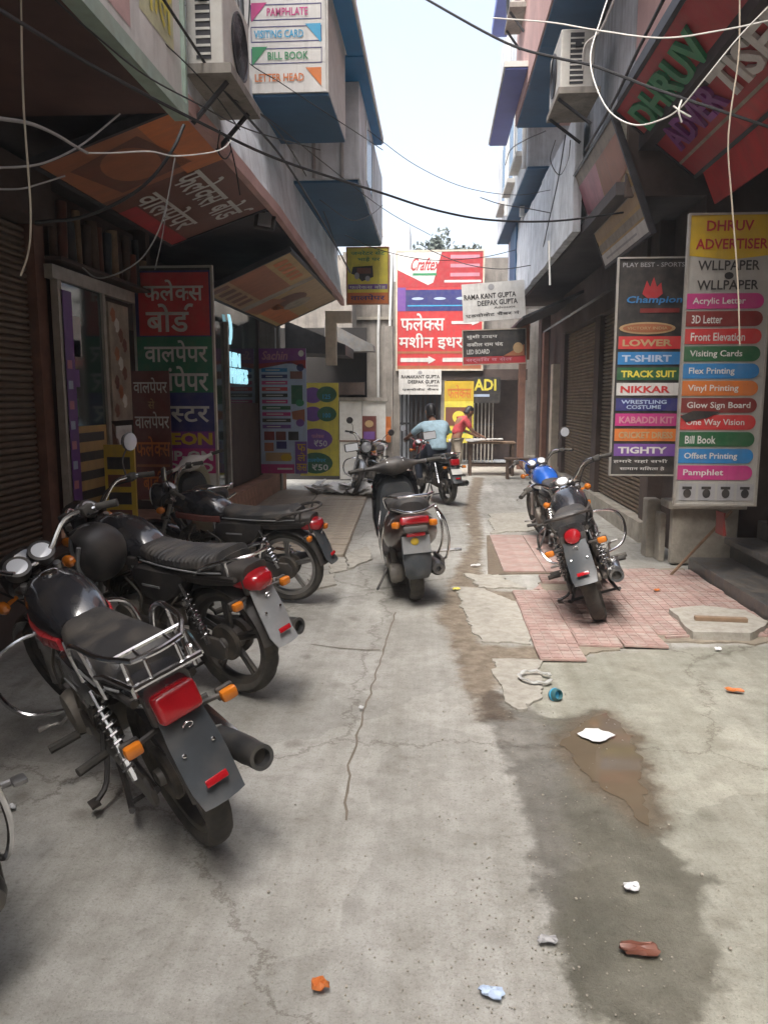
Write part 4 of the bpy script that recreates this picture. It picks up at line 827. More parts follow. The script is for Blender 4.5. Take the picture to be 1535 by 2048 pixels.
# ---------------------------------------------------------------- scooters
def scooter(name, label, pos, rz, lean, paint, head, tailpaint=None, rack=True, guardbars=True, mirrors=True, steer=10, group='parked scooters', headmat2='satin_black'):
    d = Vector((math.cos(R(rz)), math.sin(R(rz)), 0)); root = empty(name, Vector((*pos, 0)) + d * .60 + Vector((0, 0, .012)), (R(lean), 0, R(rz)), label, 'scooter', group)
    B = lambda mb, n, mt, par=root, sm=True: mb.build(n, mt, par, sm)
    ax = Vector((-.40, 0, .92)).normalized(); p = Vector((.50, 0, .60)); X = Matrix.Translation(p) @ Matrix.Rotation(R(steer), 4, ax) @ Matrix.Translation(-p)
    RA, FA = (-.60, 0, .222), (.64, 0, .222)
    wheel(root, 'rear_wheel', RA, .222, .098, 'disc', 'alloy_dark'); wheel(root, 'front_wheel', FA, .222, .092, 'disc', 'alloy_dark', X)
    m = MB(); m.xf = X; guard(m, FA, .262, 20, 200, .075, 14, .03); B(m, 'front_mudguard', paint)
    m = MB(); m.xf = X; m.tube([(.63, .075, .222), (.56, .075, .42)], .020, 8); m.tube([(.63, -.075, .222), (.56, -.075, .42)], .020, 8); m.tube([(.57, 0, .40), (.36, 0, .95)], .024, 8); m.box((.57, 0, .42), (.06, .19, .05), None, .015); B(m, 'fork', 'satin_black')
    # apron with a rounded leg shield
    m = MB(); rings = []
    for z, x, hw, cv in ((.27, .50, .15, .03), (.36, .50, .185, .07), (.52, .475, .205, .10), (.70, .435, .20, .10), (.84, .40, .185, .08), (.93, .375, .15, .05)):
        o_ = [(x + cv * (1 - t * t), hw * t, z) for t in (-1, -.75, -.4, 0, .4, .75, 1)]; i_ = [(q[0] - .03, q[1] * .97, q[2]) for q in o_]; rings.append(o_ + i_[::-1])
    m.loft(rings); ap = B(m, 'front_apron', paint)
    m = MB(); m.loft([sup(.31, .58, .15, .26, 5, 20, 0, .8), sup(.42, .60, .18, .30, 4, 20, 0, .75)]); B(m, 'leg_shield', 'plastic_grey'); m = MB(); m.box((.305, 0, .66), (.02, .16, .12), None, .01); B(m, 'glove_box', 'satin_black')
    m = MB(); m.box((.15, 0, .285), (.58, .34, .05), None, .015); m.box((.15, 0, .24), (.60, .26, .05), None, .015); B(m, 'footboard', 'satin_black')
    # headset
    m = MB(); m.xf = X; rings = []
    for y in (-.255, -.20, -.14, -.09, -.04, .04, .09, .14, .20, .255):
        k = max(.22, math.cos(min(1, abs(y) / .17) * math.pi / 2) ** .7); rings.append([(.335 + .10 * k * math.cos(a) - .12 * abs(y), y, .985 + .085 * k * math.sin(a) + .03 * abs(y)) for a in (2 * math.pi * j / 12 for j in range(12))])
    m.loft(rings); hd = B(m, 'headset_cover', head)
    m = MB(); m.xf = X; m.lathe([(.075, 0), (.07, .02), (.04, .034), (.005, .038)], (.385, 0, .985), (1, 0, .1), 20); B(m, 'headlight', 'lamp_glass', hd)
    m = MB(); m.xf = X; m.box((.285, 0, 1.03), (.06, .15, .03), Matrix.Rotation(R(-35), 3, 'Y'), .01); B(m, 'instrument', 'dial_face', hd)
    for s_ in (1, -1):
        m = MB(); m.xf = X; m.tube([(.30, .27 * s_, .995), (.255, .385 * s_, .995)], .018, 10); B(m, 'grip', 'rubber')
        m = MB(); m.xf = X; m.tube(smooth_path([(.35, .26 * s_, 1.0), (.345, .33 * s_, .995), (.30, .42 * s_, .985)], 3), .006, 6); B(m, 'lever', 'alloy')
        if mirrors:
            m = MB(); m.xf = X; m.tube(smooth_path([(.33, .22 * s_, 1.02), (.335, .25 * s_, 1.12), (.32, .30 * s_, 1.18)], 4), .005, 6); mi = B(m, 'mirror', 'satin_black')
            m = MB(); m.xf = X; m.box((.315, .325 * s_, 1.205), (.022, .115, .075), None, .010); B(m, 'mirror_head', 'satin_black', mi)
            m = MB(); m.xf = X; m.box((.3025, .325 * s_, 1.205), (.004, .10, .06)); B(m, 'mirror_glass', 'lamp_glass', mi)
        m = MB(); m.ball((.475, .155 * s_, .80), (.035, .04, .028), 10, 6); B(m, 'indicator', 'red_lens' if s_ > 0 else 'amber_lens')
    # rear body
    tp = tailpaint or paint
    m = MB(); m.loft([sup(-.10, .50, .13, .20, 3.2, 18, 0, .9), sup(-.20, .52, .165, .20, 3.0, 18, 0, .85), sup(-.40, .54, .19, .19, 2.8, 18, 0, .82), sup(-.62, .57, .195, .16, 2.7, 18, 0, .82), sup(-.80, .61, .17, .115, 2.6, 18, 0, .85), sup(-.92, .645, .115, .075, 2.6, 18, 0, .85), sup(-.965, .66, .07, .045, 2.5, 18)]); B(m, 'body_cowl', tp)
    m = MB(); rings = []
    for t in [k / 16 for k in range(17)]:
        x = -.06 - t * .74; hw = .105 + .05 * math.sin(min(1, t * 1.8) * math.pi / 2) - .045 * max(0, t - .75) / .25; zt = .80 - .02 * math.sin(t * math.pi) + .035 * t
        if t in (0, 1): hw *= .75; zt -= .03
        rings.append(sup(x, (zt + .70) / 2, hw, (zt - .70) / 2, 3.2, 16, 0, .9))
    m.loft(rings); B(m, 'seat', 'seat_vinyl')
    m = MB(); m.box((-.945, 0, .685), (.05, .20, .062), Matrix.Rotation(R(14), 3, 'Y'), .018, 3); tl = B(m, 'tail_light', 'red_lens')
    m = MB(); m.box((-.972, 0, .622), (.03, .17, .05), Matrix.Rotation(R(14), 3, 'Y'), .01); B(m, 'tail_trim', 'satin_black', tl)
    m = MB(); m.box((-.965, 0, .585), (.03, .13, .032), None, .008); B(m, 'brake_light', 'red_lens', tl)
    for s_ in (1, -1):
        m = MB(); m.box((-.915, .125 * s_, .655), (.06, .055, .05), Matrix.Rotation(R(-25 * s_), 3, 'Z'), .014); B(m, 'indicator', 'amber_lens')
    m = MB(); rings = []
    for x, z, w, cv in ((-.90, .57, .095, .01), (-.925, .47, .10, .02), (-.93, .36, .098, .03), (-.925, .27, .085, .03), (-.90, .235, .07, .02)):
        o_ = [(x - cv * (1 - t * t), w * t, z) for t in (-1, -.6, 0, .6, 1)]; i_ = [(q[0] + .008, q[1], q[2]) for q in o_]; rings.append(o_ + i_[::-1])
    m.loft(rings); mf = B(m, 'rear_mudguard', 'plastic_grey')
    m = MB(); m.box((-.948, 0, .505), (.008, .19, .13), Matrix.Rotation(R(6), 3, 'Y')); pl = B(m, 'number_plate', 'plastic_silver', mf)
    m = MB(); m.lathe([(.028, 0), (.02, .004), (.004, .005)], (-.955, .01, .53), (-1, 0, 0), 12); B(m, 'plate_badge', 'print_yellow', mf)
    m = MB(); m.box((-.954, -.005, .465), (.004, .145, .03), Matrix.Rotation(R(6), 3, 'Y')); B(m, 'plate_strip', 'plate_white', mf)
    # engine swing unit, muffler, stands
    m = MB(); m.box((-.36, .115, .235), (.62, .09, .15), None, .035, 3); m.lathe([(.03, .175), (.07, .17), (.085, .13)], (-.60, 0, .23), (0, 1, 0), 20); m.box((-.25, 0, .28), (.22, .2, .16), None, .04); B(m, 'engine', 'engine_metal')
    m = MB(); a, b = Vector((-.28, -.135, .24)), Vector((-.86, -.15, .285)); axv = b - a; L = axv.length; m.lathe([(.02, 0), (.04, .03), (.056, .12), (.06, L * .7), (.055, L * .93), (.04, L), (.018, L), (.015, L - .04)], a, axv, 20); mu = B(m, 'muffler', 'exhaust_steel')
    m = MB(); m.box((-.56, -.195, .285), (.42, .03, .10), Matrix.Rotation(R(4), 3, 'Y'), .012); B(m, 'muffler_cover', 'satin_black', mu)
    m = MB(); m.tube([(-.60, .13, .25), (-.52, .14, .55)], .011, 6); m.tube([(-.585, .132, .31), (-.53, .14, .52)], .022, 8); B(m, 'shock_absorber', 'engine_black')
    m = MB(); m.tube(smooth_path([(-.10, .14, .20), (-.16, .20, .10), (-.20, .255, .012)], 3), .010, 6); m.box((-.205, .265, .008), (.06, .03, .01)); B(m, 'side_stand', 'satin_black')
    m = MB(); m.tube([(-.25, -.17, .30), (-.27, -.36, .30)], .013, 8); m.box((-.275, -.385, .30), (.06, .05, .02), None, .008); B(m, 'pillion_footrest', 'alloy')
    if rack:
        m = MB()
        for s_ in (1, -1): m.tube(smooth_path([(-.50, .15 * s_, .74), (-.60, .17 * s_, .82), (-.80, .16 * s_, .86), (-.95, .10 * s_, .865)], 4), .011, 8)
        m.tube(smooth_path([(-.95, .10, .865), (-.97, 0, .868), (-.95, -.10, .865)], 3), .011, 8); m.tube([(-.90, .15, .78), (-.985, .06, .755), (-.99, 0, .75), (-.985, -.06, .755), (-.90, -.15, .78)], .010, 8)
        for y in (-.06, 0, .06): m.tube([(-.82, y, .858), (-.96, y, .865)], .006, 6)
        B(m, 'rear_rack', 'chrome')
    if guardbars:
        for s_ in (1, -1):
            m = MB(); m.tube(smooth_path([(-.86, .16 * s_, .76), (-.90, .21 * s_, .66), (-.88, .235 * s_, .50), (-.80, .22 * s_, .36), (-.60, .20 * s_, .30)], 5), .010, 8); m.tube(smooth_path([(-.55, .20 * s_, .72), (-.62, .225 * s_, .60), (-.60, .225 * s_, .45), (-.50, .20 * s_, .33)], 5), .009, 8); B(m, 'crash_bar', 'chrome')
    return root

# ---------------------------------------------------------------- people
def skin_mesh(name, chains, mat, parent, sub=2):
    """chains: list of lists of (point, radius); first vertex of every later chain is joined to the nearest existing vertex"""
    vs, es, rs = [], [], []
    for ch in chains:
        prev = None
        for k, (p, r_) in enumerate(ch):
            p = Vector(p); idx = None
            for i, q in enumerate(vs):
                if (q - p).length < 1e-4: idx = i
            if idx is None: vs.append(p); rs.append(r_); idx = len(vs) - 1
            if prev is not None: es.append((prev, idx))
            prev = idx
    me = bpy.data.meshes.new(name); me.from_pydata([tuple(v) for v in vs], es, [])
    o = bpy.data.objects.new(name, me); link(o, parent)
    o.modifiers.new('skin', 'SKIN').use_smooth_shade = True; o.modifiers.new('sub', 'SUBSURF').render_levels = sub
    if not me.skin_vertices: me.skin_vertices.new()
    for i, sv in enumerate(me.skin_vertices[0].data): sv.radius = rs[i] if isinstance(rs[i], tuple) else (rs[i], rs[i]); sv.use_root = (i == 0)
    me.materials.append(MATS[mat]); return o
def head(root, c, fwd, hair=True):
    """face and hair on a head centred at c, looking along fwd"""
    fwd = Vector(fwd).normalized(); up = Vector((0, 0, 1)); sd = up.cross(fwd).normalized(); up = fwd.cross(sd); c = Vector(c)
    W = lambda x, y, z: c + fwd * x + sd * y + up * z
    m = MB(); rings = []
    for z, rx, ry, ox in ((-.115, .035, .035, .035), (-.10, .06, .05, .025), (-.06, .082, .064, .012), (0, .096, .074, 0), (.05, .094, .074, -.004), (.09, .07, .058, -.008), (.112, .03, .026, -.008)):
        rings.append([W(ox + rx * math.cos(a), ry * math.sin(a), z) for a in (2 * math.pi * j / 16 for j in range(16))])
    m.loft(rings); m.add([W(.088, -.012, .01), W(.088, .012, .01), W(.115, .012, -.028), W(.115, -.012, -.028), W(.088, 0, -.04)], [[0, 1, 2, 3], [2, 3, 4], [0, 3, 4], [1, 2, 4]])
    for s_ in (1, -1): m.ball(W(0, .078 * s_, -.005), (.018, .018, .03), 8, 5)
    h = m.build('head', 'skin_brown', root, True)
    m = MB()
    for s_ in (1, -1): m.ball(W(.086, .032 * s_, .012), .011, 8, 5)
    m.box(W(.094, 0, -.062), (.008, .04, .008)); m.build('facial_features', 'hair_black', h, True)
    m = MB(); rings = []
    for z, rx, ry, ox in ((-.07, .06, .070, -.045), (-.02, .082, .082, -.026), (.03, .100, .084, -.010), (.075, .092, .076, -.008), (.108, .068, .058, -.010), (.132, .025, .022, -.012)):
        rings.append([W(ox + (rx if math.cos(a) < 0 or z > .03 else rx * .6) * math.cos(a), ry * math.sin(a), z + .004 * math.sin(a * 5)) for a in (2 * math.pi * j / 18 for j in range(18))])
    m.loft(rings); m.build('hair', 'hair_black', h, True)
def hand(chains, w, d, s_, up=(0, 0, 1)):
    """palm and five bent fingers appended to a chain list, closing round a bar"""
    w, d = Vector(w), Vector(d).normalized(); up = Vector(up); sd = d.cross(up).normalized(); pal = w + d * .085
    chains.append([(w, (.024, .03)), (pal, (.018, .036))])
    for k, (o_, L) in enumerate(((-.03, .066), (-.011, .076), (.010, .072), (.029, .058))):
        b = pal + sd * o_; chains.append([(pal, (.018, .036)), (b + d * .02, .009), (b + d * (.02 + L * .5) - up * .008, .0085), (b + d * (.02 + L * .7) - up * (L * .55), .008)])
    b = w + d * .03 + sd * (-.034 * s_); chains.append([(w, (.024, .03)), (b, .011), (b + d * .035 - sd * .018 * s_ - up * .012, .009)])

# ---------------------------------------------------------------- the vehicles
A_ = motorcycle('motorcycle', 'black motorcycle nearest the camera with chrome rear cage and red tail light', 'motorcycle', (-.88, 2.69), 132, -18, rail='cage', trim='red_paint', rimmat='alloy_dark', steer=18, mirrors=False)
B_ = motorcycle('motorcycle', 'black motorcycle with ribbed seat and grey mudguard flap, second in the left row', 'motorcycle', (-1.12, 4.14), 148, -11, ribbed=True, trim='satin_black', rail='slim', flap='plastic_silver', tail='wedge', twin=False, legguard=False, steer=16, panel='satin_black', mirrors=-1)
C_ = motorcycle('motorcycle', 'black motorcycle with plain seat parked third in the left row', 'motorcycle', (-1.17, 6.10), 166, -9, trim='print_maroon', rail='black', twin=False, tail='wedge', steer=20, mirrors=1, panel='satin_black', rimmat='alloy', legguard=False)
R_ = motorcycle('motorcycle', 'black motorcycle leaning on the pink tiled platform at right', 'motorcycle', (1.25, 5.70), 80, -19, trim='satin_black', tail='round', rail='black', flap='plastic_grey', wheelstyle='spoke', rimmat='chrome', steer=18, mirrors=False, legguard=True, twin=False, guardmat='plastic_grey')
F_ = motorcycle('motorcycle', 'motorcycle with a blue fuel tank parked beyond the black one at right', 'motorcycle', (1.42, 8.0), 96, -9, tank='blue_paint', panel='satin_black', trim='white_paint', steer=12, mirrors=-1, legguard=False)
G_ = motorcycle('motorcycle', 'dark motorcycle carrying the rider in the pale blue shirt', 'motorcycle', (.20, 12.15), 114, -2, tank='red_paint', steer=4, group='motorcycles further down the lane', plate='plate_white')
H_ = motorcycle('motorcycle', 'dark motorcycle facing the camera beside the white partition', 'motorcycle', (-1.18, 14.2), 262, -8, steer=22, group='motorcycles further down the lane', guardmat='silver_paint')
S_ = scooter('scooter', 'dark brown scooter with chrome rear rack standing in the middle of the lane', (-.15, 6.22), 99, -5, 'gloss_black', 'satin_black', 'bronze_paint', steer=8)
D_ = scooter('scooter', 'white and cream scooter by the red shop board, behind the left motorcycles', (-2.02, 7.15), 118, -7, 'cream_plastic', 'white_paint', 'cream_plastic', guardbars=False, mirrors=False, steer=26)
K_ = scooter('scooter', 'slate blue scooter cut off by the lower left corner of the picture', (-1.44, 1.92), 134, -7, 'slate_paint', 'slate_paint', None, mirrors=False)

A_.scale = (1.05, 1.05, 1.05); R_.scale = (1.03, 1.14, 1.05); S_.scale = (1.0, 1.14, 1.05); B_.scale = (1.07, 1.07, 1.07)
# helmet hung on the second motorcycle
hm = empty('helmet', at(190, 1105, Y=4.16), (R(12), R(-12), R(30)), 'black helmet hung over the handlebar of the ribbed seat motorcycle', 'helmet')
m = MB(); rings = []
for i in range(11):
    t = R(8 + i * 15.4) ; rings.append([(.128 * math.sin(t) * math.cos(a) * (1.08), .122 * math.sin(t) * math.sin(a), .135 * math.cos(t)) for a in (R(-125 + 250 * j / 24) if .9 < t < 2.35 else R(-170 + 340 * j / 24) for j in range(25))])
V, Fc = [p for r_ in rings for p in r_], []
for i in range(10):
    for j in range(24): a = i * 25 + j; Fc.append([a, a + 1, a + 26, a + 25])
o = MB().add(V, Fc).build('shell', 'satin_black', hm, True); md = o.modifiers.new('s', 'SOLIDIFY'); md.thickness = .025; md.offset = -1
for s_ in (1, -1): MB().tube(smooth_path([(-.062, .105 * s_, .085), (-.085, .098 * s_, .0), (-.07, .10 * s_, -.08)], 4), .010, 6).build('edge_trim', 'plastic_silver', hm, True)
m = MB(); m.tube(smooth_path([(-.03, .09, -.10), (-.04, 0, -.19), (-.03, -.09, -.10)], 5), .006, 6); m.build('chin_strap', 'cable_black', hm, True)

hm.scale = (1.3, 1.3, 1.3)
# rider on the far motorcycle
def on_bike(b, p): return b.matrix_basis @ Vector(p)
bpy.context.view_layer.update()
L_ = lambda x, y, z: on_bike(G_, (x, y, z))
fw = (L_(1, 0, 0) - L_(0, 0, 0)).normalized()
rider = empty('person', L_(-.25, 0, 0), label='rider in pale blue shirt and dark trousers sitting astride a motorcycle', cat='person', group=None)
hip, ch, nk = L_(-.27, 0, .86), L_(-.15, 0, 1.15), L_(-.10, 0, 1.28)
body = [[(hip, (.15, .12)), (hip.lerp(ch, .5), (.145, .105)), (ch, (.17, .105)), (nk, .055), (L_(-.06, 0, 1.36), .05)]]
sleeves = [[(hip - Vector((0, 0, .04)), (.172, .135)), (hip, (.172, .138)), (hip.lerp(ch, .5), (.172, .135)), (ch, (.20, .14)), (nk - Vector((0, 0, .01)), .095)]]
legs = []
for s_ in (1, -1):
    sh_, el, wr = L_(-.13, .20 * s_, 1.22), L_(.03, .33 * s_, 1.08), L_(.20, .33 * s_, 1.02)
    body.append([(ch, (.17, .105)), (sh_, .055), (el, .040), (wr, .028)]); hand(body, wr, L_(.30, .31 * s_, .99) - wr, s_)
    sleeves.append([(ch, (.20, .14)), (sh_, .075), (sh_.lerp(el, .6), .062), (sh_.lerp(el, .95), .058)])
    kn, an = L_(.10, .20 * s_, .66), L_(-.02, .22 * s_, .32) if s_ > 0 else L_(.0, -.30, .14)
    legs.append([(hip - Vector((0, 0, .02)), (.165, .13)), (L_(-.20, .11 * s_, .82), .10), (kn, .072), (an, .055)])
    body.append([(hip, (.15, .12)), (L_(-.20, .11 * s_, .82), .085), (kn, .058), (an, .04)])
    m = MB(); ft = an + fw * .06; m.loft([[ft + fw * x + Vector((-fw.y, fw.x, 0)) * y + Vector((0, 0, z)) for y, z in ((-w, -.075), (w, -.075), (w * .9, h), (-w * .9, h))] for x, w, h in ((-.14, .03, .02), (-.08, .042, .05), (.05, .045, -.01), (.14, .035, -.04))]); m.build('shoe', 'satin_black', rider, True)
skin_mesh('body', body, 'skin_brown', rider, 2); skin_mesh('shirt', sleeves, 'shirt_blue', rider, 2); skin_mesh('trousers', legs, 'trousers_dark', rider, 2)
head(rider, L_(-.02, .0, 1.44), Vector((fw.x, fw.y, -.12)))

# table at the far right with a person bending over it
tb = empty('table', (1.22, 17.2, 0), label='rough wooden trestle table standing before the grille gate', cat='table')
MB().bx(-.52, .52, -.3, .3, .70, .735).build('tabletop', 'wood_mid', tb)
for x in (-.46, .46):
    for y in (-.25, .25): MB().bx(x - .03, x + .03, y - .03, y + .03, 0, .70).build('leg', 'wood_dark', tb)
MB().bx(-.43, .43, .235, .265, .2, .25).build('stretcher', 'wood_dark', tb); MB().bx(-.43, .43, -.265, -.235, .2, .25).build('stretcher', 'wood_dark', tb)
t2 = empty('bench', (1.85, 16.3, 0), label='low dark bench beside the trestle table at the lane end', cat='bench')
MB().bx(-.4, .4, -.15, .15, .40, .44).build('seat', 'wood_dark', t2)
for x in (-.34, .34): MB().bx(x - .03, x + .03, -.12, .12, 0, .40).build('leg', 'wood_dark', t2)
cl = crumple_sheet(0, -.45, .35, 0, .5, .012, .05, 16, 12, 21); cl.xf = Matrix.Translation((1.10, 17.25, .79)) @ Matrix.Rotation(R(90), 4, 'Y') @ Matrix.Rotation(R(90), 4, 'X')
tag(cl.build('cloth_sheet', 'cloth_white', None, True), 'crumpled white cloth lying on the wooden trestle table', 'cloth')
per = empty('person', (.52, 17.0, 0), label='person in a red top bending over the trestle table', cat='person')
h0, c0, n0 = Vector((.42, 16.9, .86)), Vector((.56, 16.97, 1.18)), Vector((.64, 17.01, 1.27))
bd = [[(h0, (.14, .11)), (h0.lerp(c0, .5), (.14, .10)), (c0, (.16, .10)), (n0, .05), (Vector((.68, 17.03, 1.32)), .05)]]
st = [[(h0, (.155, .125)), (h0.lerp(c0, .5), (.158, .118)), (c0, (.178, .115)), (n0, .07)]]; lg = []
for s_ in (1, -1):
    sd = Vector((-.35, .94, 0)) * s_; sh_, el, wr = c0 + sd * .19 + Vector((.02, 0, .04)), c0 + sd * .24 + Vector((.14, .02, -.20)), c0 + sd * .16 + Vector((.34, .10, -.30))
    bd.append([(c0, (.16, .10)), (sh_, .052), (el, .038), (wr, .027)]); hand(bd, wr, (.9, .2, -.35), s_)
    st.append([(c0, (.178, .115)), (sh_, .07), (sh_.lerp(el, .8), .058)])
    kn, an = h0 + sd * .10 + Vector((.06, 0, -.42)), h0 + sd * .11 + Vector((.0, 0, -.79))
    bd.append([(h0, (.14, .11)), (h0 + sd * .09 + Vector((0, 0, -.1)), .085), (kn, .055), (an, .038)]); lg.append([(h0, (.15, .12)), (h0 + sd * .09 + Vector((0, 0, -.1)), .10), (kn, .072), (an, .055)])
    m = MB(); m.loft([[an + Vector((x, y + 0, z)) for y, z in ((-w, -.065), (w, -.065), (w * .9, h), (-w * .9, h))] for x, w, h in ((-.07, .03, .02), (0, .042, .05), (.12, .045, -.01), (.20, .035, -.03))]); m.build('shoe', 'satin_black', per, True)
skin_mesh('body', bd, 'skin_brown', per, 2); skin_mesh('shirt', st, 'shirt_red', per, 2); skin_mesh('trousers', lg, 'print_tarnish', per, 2)
head(per, (.72, 17.05, 1.39), (.8, .3, -.55))
# ---------------------------------------------------------------- signs
for who in (rider, per):
    bpy.context.view_layer.update()
    for c_ in who.children: c_.matrix_parent_inverse = who.matrix_world.inverted()
P_ = lambda n: MATS['print_' + n]
M('print_hoard_pink', (.55, .36, .34), .6, var=.25, scale=3); M('print_hoard_yellow', (.56, .55, .34), .6, var=.3, scale=4)
def upright(name, label, u0, v0, u1, v1, Y, mat, frame=None, t=.03, cat='sign', tilt=0.0, **k):
    """board facing down the lane between two photo corners, at distance Y"""
    a, b = at(u0, v0, Y=Y), at(u1, v1, Y=Y)
    b.x = at(u1, (v0 + v1) / 2, Y=Y).x; a.x = at(u0, (v0 + v1) / 2, Y=Y).x
    r = Vector((math.cos(tilt), 0, math.sin(tilt)))
    return Sign(name, label, cat, a, r, (0, 0, -1) if not tilt else (math.sin(tilt), 0, -math.cos(tilt)), b.x - a.x, a.z - b.z, mat, t, frame, **k)
# --- left: red, green, navy, magenta board
s = upright('sign_board', 'tall red, green, navy and magenta board with Hindi lettering at left', 277, 536, 428, 998, 8.3, P_('navy'), 'aluminium')
s.band(.0, 1, .0, .012, P_('black')); s.band(.05, .97, .02, .285, P_('red')); s.band(0, 1, .29, .53, P_('green')); s.band(0, 1, .70, .885, P_('purple')); s.band(.0, 1, .775, .885, P_('magenta'), 2); s.band(0, 1, .885, 1, P_('white'))
s.text('\u092b\u0932\u0947~\u0915\u0938', .12, .90, .05, .14, P_('white'), 3, .022); s.text('\u092c\u094b\u0921^', .14, .90, .15, .27, P_('white'), 3, .022)
s.text('\u0935\u093e\u0932\u092a\u0947\u092a\u0930', .1, .93, .305, .40, P_('white'), 3, .022); s.text('\u092a\u0902\u092a\u0947\u092a\u0930', .30, .93, .415, .525, P_('white'), 3, .022)
s.text('\u092a\u094b~\u0938\u091f\u0930', .1, .93, .56, .66, P_('white'), 3, .022)
s.text('NEON', .2, .96, .705, .76, P_('yellow'), 3, .045); s.text('CLIP-ON', .12, .96, .785, .83, P_('white'), 3, .04); s.text('BOARD', .2, .96, .838, .88, P_('white'), 3, .04)
s.poly([(.0, .885), (.75, .885), (1, 1), (0, 1)], P_('black'), 2)
# --- small brown board in front of it
s = upright('sign_board', 'small brown board with Hindi wallpaper lettering leaning before the red board', 268, 742, 342, 1000, 7.95, P_('maroon'), t=.02)
s.text('\u0935\u093e\u0932\u092a\u0947\u092a\u0930', .05, .95, .05, .17, P_('white'), 2, .01); s.text('\u0938\u0947', .42, .60, .21, .29, P_('tan'), 2, .01); s.text('\u0935\u093e\u0932\u092a\u0947\u092a\u0930', .05, .97, .31, .44, P_('white'), 2, .01); s.text('\u092b\u0932\u0947~\u0915\u0938', .05, .98, .50, .66, P_('orange'), 2, .02); s.band(.05, .95, .72, .74, P_('rust')); s.text('\u092c\u094b\u0921^', .2, .8, .77, .92, P_('orange'), 2, .02)
# --- purple and white price list, yellow oval board
s = upright('sign_board', 'white and purple price list board with coloured rows beside the dark glass shopfront', 520, 697, 613, 947, 13.0, P_('pale_blue'), t=.03)
s.band(0, 1, 0, .12, P_('purple')); s.poly([(0, .12), (1, .09), (1, .16), (.6, .10), (0, .16)], P_('deep_red'), 2); s.text('Sachin', .06, .6, .02, .09, P_('pink'), 3, .02, skew=.2); s.oval(.9, .04, .06, .025, P_('white'), 3)
for k in range(10): s.band(.05, .60 if k < 6 else .66, .155 + k * .05, .155 + k * .05 + .03, P_(['blue', 'navy', 'magenta', 'red', 'black', 'magenta', 'dark_green', 'magenta', 'black', 'violet'][k]), 2); s.band(.14, .44 + .06 * (k % 3), .166 + k * .05, .166 + k * .05 + .008, P_('white'), 3, 'printed_line')
s.oval(.88, .15, .08, .03, P_('navy'), 2); s.band(.66, .92, .18, .24, P_('brown'), 2); s.band(.68, .92, .29, .44, P_('dark_green'), 2); s.oval(.86, .43, .09, .028, P_('leaf'), 3); s.poly([(.68, .50), (.96, .48), (.96, .58), (.70, .56)], P_('rust'), 2); s.oval(.86, .59, .09, .03, P_('violet'), 3)
for k, (x, c_) in enumerate(((.08, 'dark_red'), (.33, 'maroon'), (.60, 'black'))): s.band(x, x + .22, .66, .73, P_(c_), 2)
s.band(.08, .28, .75, .82, P_('rust'), 2); s.band(.34, .56, .74, .80, P_('navy'), 2); s.band(.10, .65, .83, .90, P_('tan'), 2); s.oval(.55, .87, .12, .03, P_('yellow'), 3); s.band(0, .72, .925, 1, P_('magenta'), 2); s.band(.35, .68, .955, .97, P_('white'), 3, 'printed_line')
s.band(.74, 1, .74, 1, P_('violet'), 3); s.text('\u092b', .79, .97, .76, .82, P_('yellow'), 4, .03); s.text('\u0932\u0947', .79, .97, .83, .90, P_('yellow'), 4, .03); s.text('\u0915\u0938', .77, .99, .92, .98, P_('yellow'), 4, .03)
s = upright('sign_board', 'yellow board with purple and green price ovals next to the price list board', 600, 766, 677, 952, 14.0, P_('lemon'), t=.03)
for cx, cy, rx, ry, c_ in ((.34, .13, .26, .085, 'violet'), (.70, .12, .26, .085, 'dark_green'), (.34, .33, .26, .08, 'violet'), (.70, .33, .25, .08, 'dark_green'), (.40, .60, .44, .115, 'violet'), (.40, .86, .44, .115, 'dark_green')): s.oval(cx, cy, rx, ry, P_(c_), 2 if cx != .70 else 2.6)
s.text('\u20b950', .36, .70, .61, .68, P_('white'), 3, .02); s.text('\u20b950', .30, .72, .87, .94, P_('white'), 3, .02); s.text('\u092b\u0932\u0947~\u0915\u0938', .3, .62, .54, .59, P_('pink'), 3); s.text('\u0935\u093e\u0932\u092a\u0947\u092a\u0930', .14, .66, .80, .85, P_('sky'), 3); s.text('125', .6, .8, .12, .17, P_('sky'), 4); s.text('100', .6, .8, .32, .37, P_('sky'), 4)
# --- dark glass shopfront with lit letters
gs = empty('glass_shopfront', label='black glass shopfront with lit cyan letters on the left', cat='shopfront')
part(gs, 'panel', 'glass_dark', (-3.06, -3.02, 9.0, 13.0, .36, 3.1)); part(gs, 'upright', 'aluminium', (-3.02, -2.97, 11.02, 11.10, .36, 2.75)); part(gs, 'base', 'dark_wall', (-3.05, -2.99, 11.2, 12.95, .36, 1.6))
def wall_text(body, y0, y1, z0, z1, x, mat, par, bold=.03, depth=.02):
    vs, fs = text_mesh(body, bold); xs = [v.x for v in vs]; ys = [v.y for v in vs]
    o = MB().add([(x, y0 + (v.x - min(xs)) / (max(xs) - min(xs)) * (y1 - y0), z0 + (v.y - min(ys)) / (max(ys) - min(ys)) * (z1 - z0)) for v in vs], fs).build('lettering', mat, par)
    md = o.modifiers.new('s', 'SOLIDIFY'); md.thickness = depth; md.offset = 0
za, zb = at(478, 735, X=-2.97).z, at(478, 707, X=-2.97).z; wall_text('HIN', 11.15, 11.75, za, zb, -2.98, MATS['glow_letter'], gs)
za, zb = at(482, 768, X=-2.97).z, at(482, 738, X=-2.97).z; wall_text('PRISES', 11.15, 12.2, za, zb, -2.98, MATS['glow_letter'], gs)
za, zb = at(466, 690, X=-2.97).z, at(466, 632, X=-2.97).z; wall_text(')', 11.12, 11.32, za, zb, -2.98, MATS['glow_letter'], gs, .06)
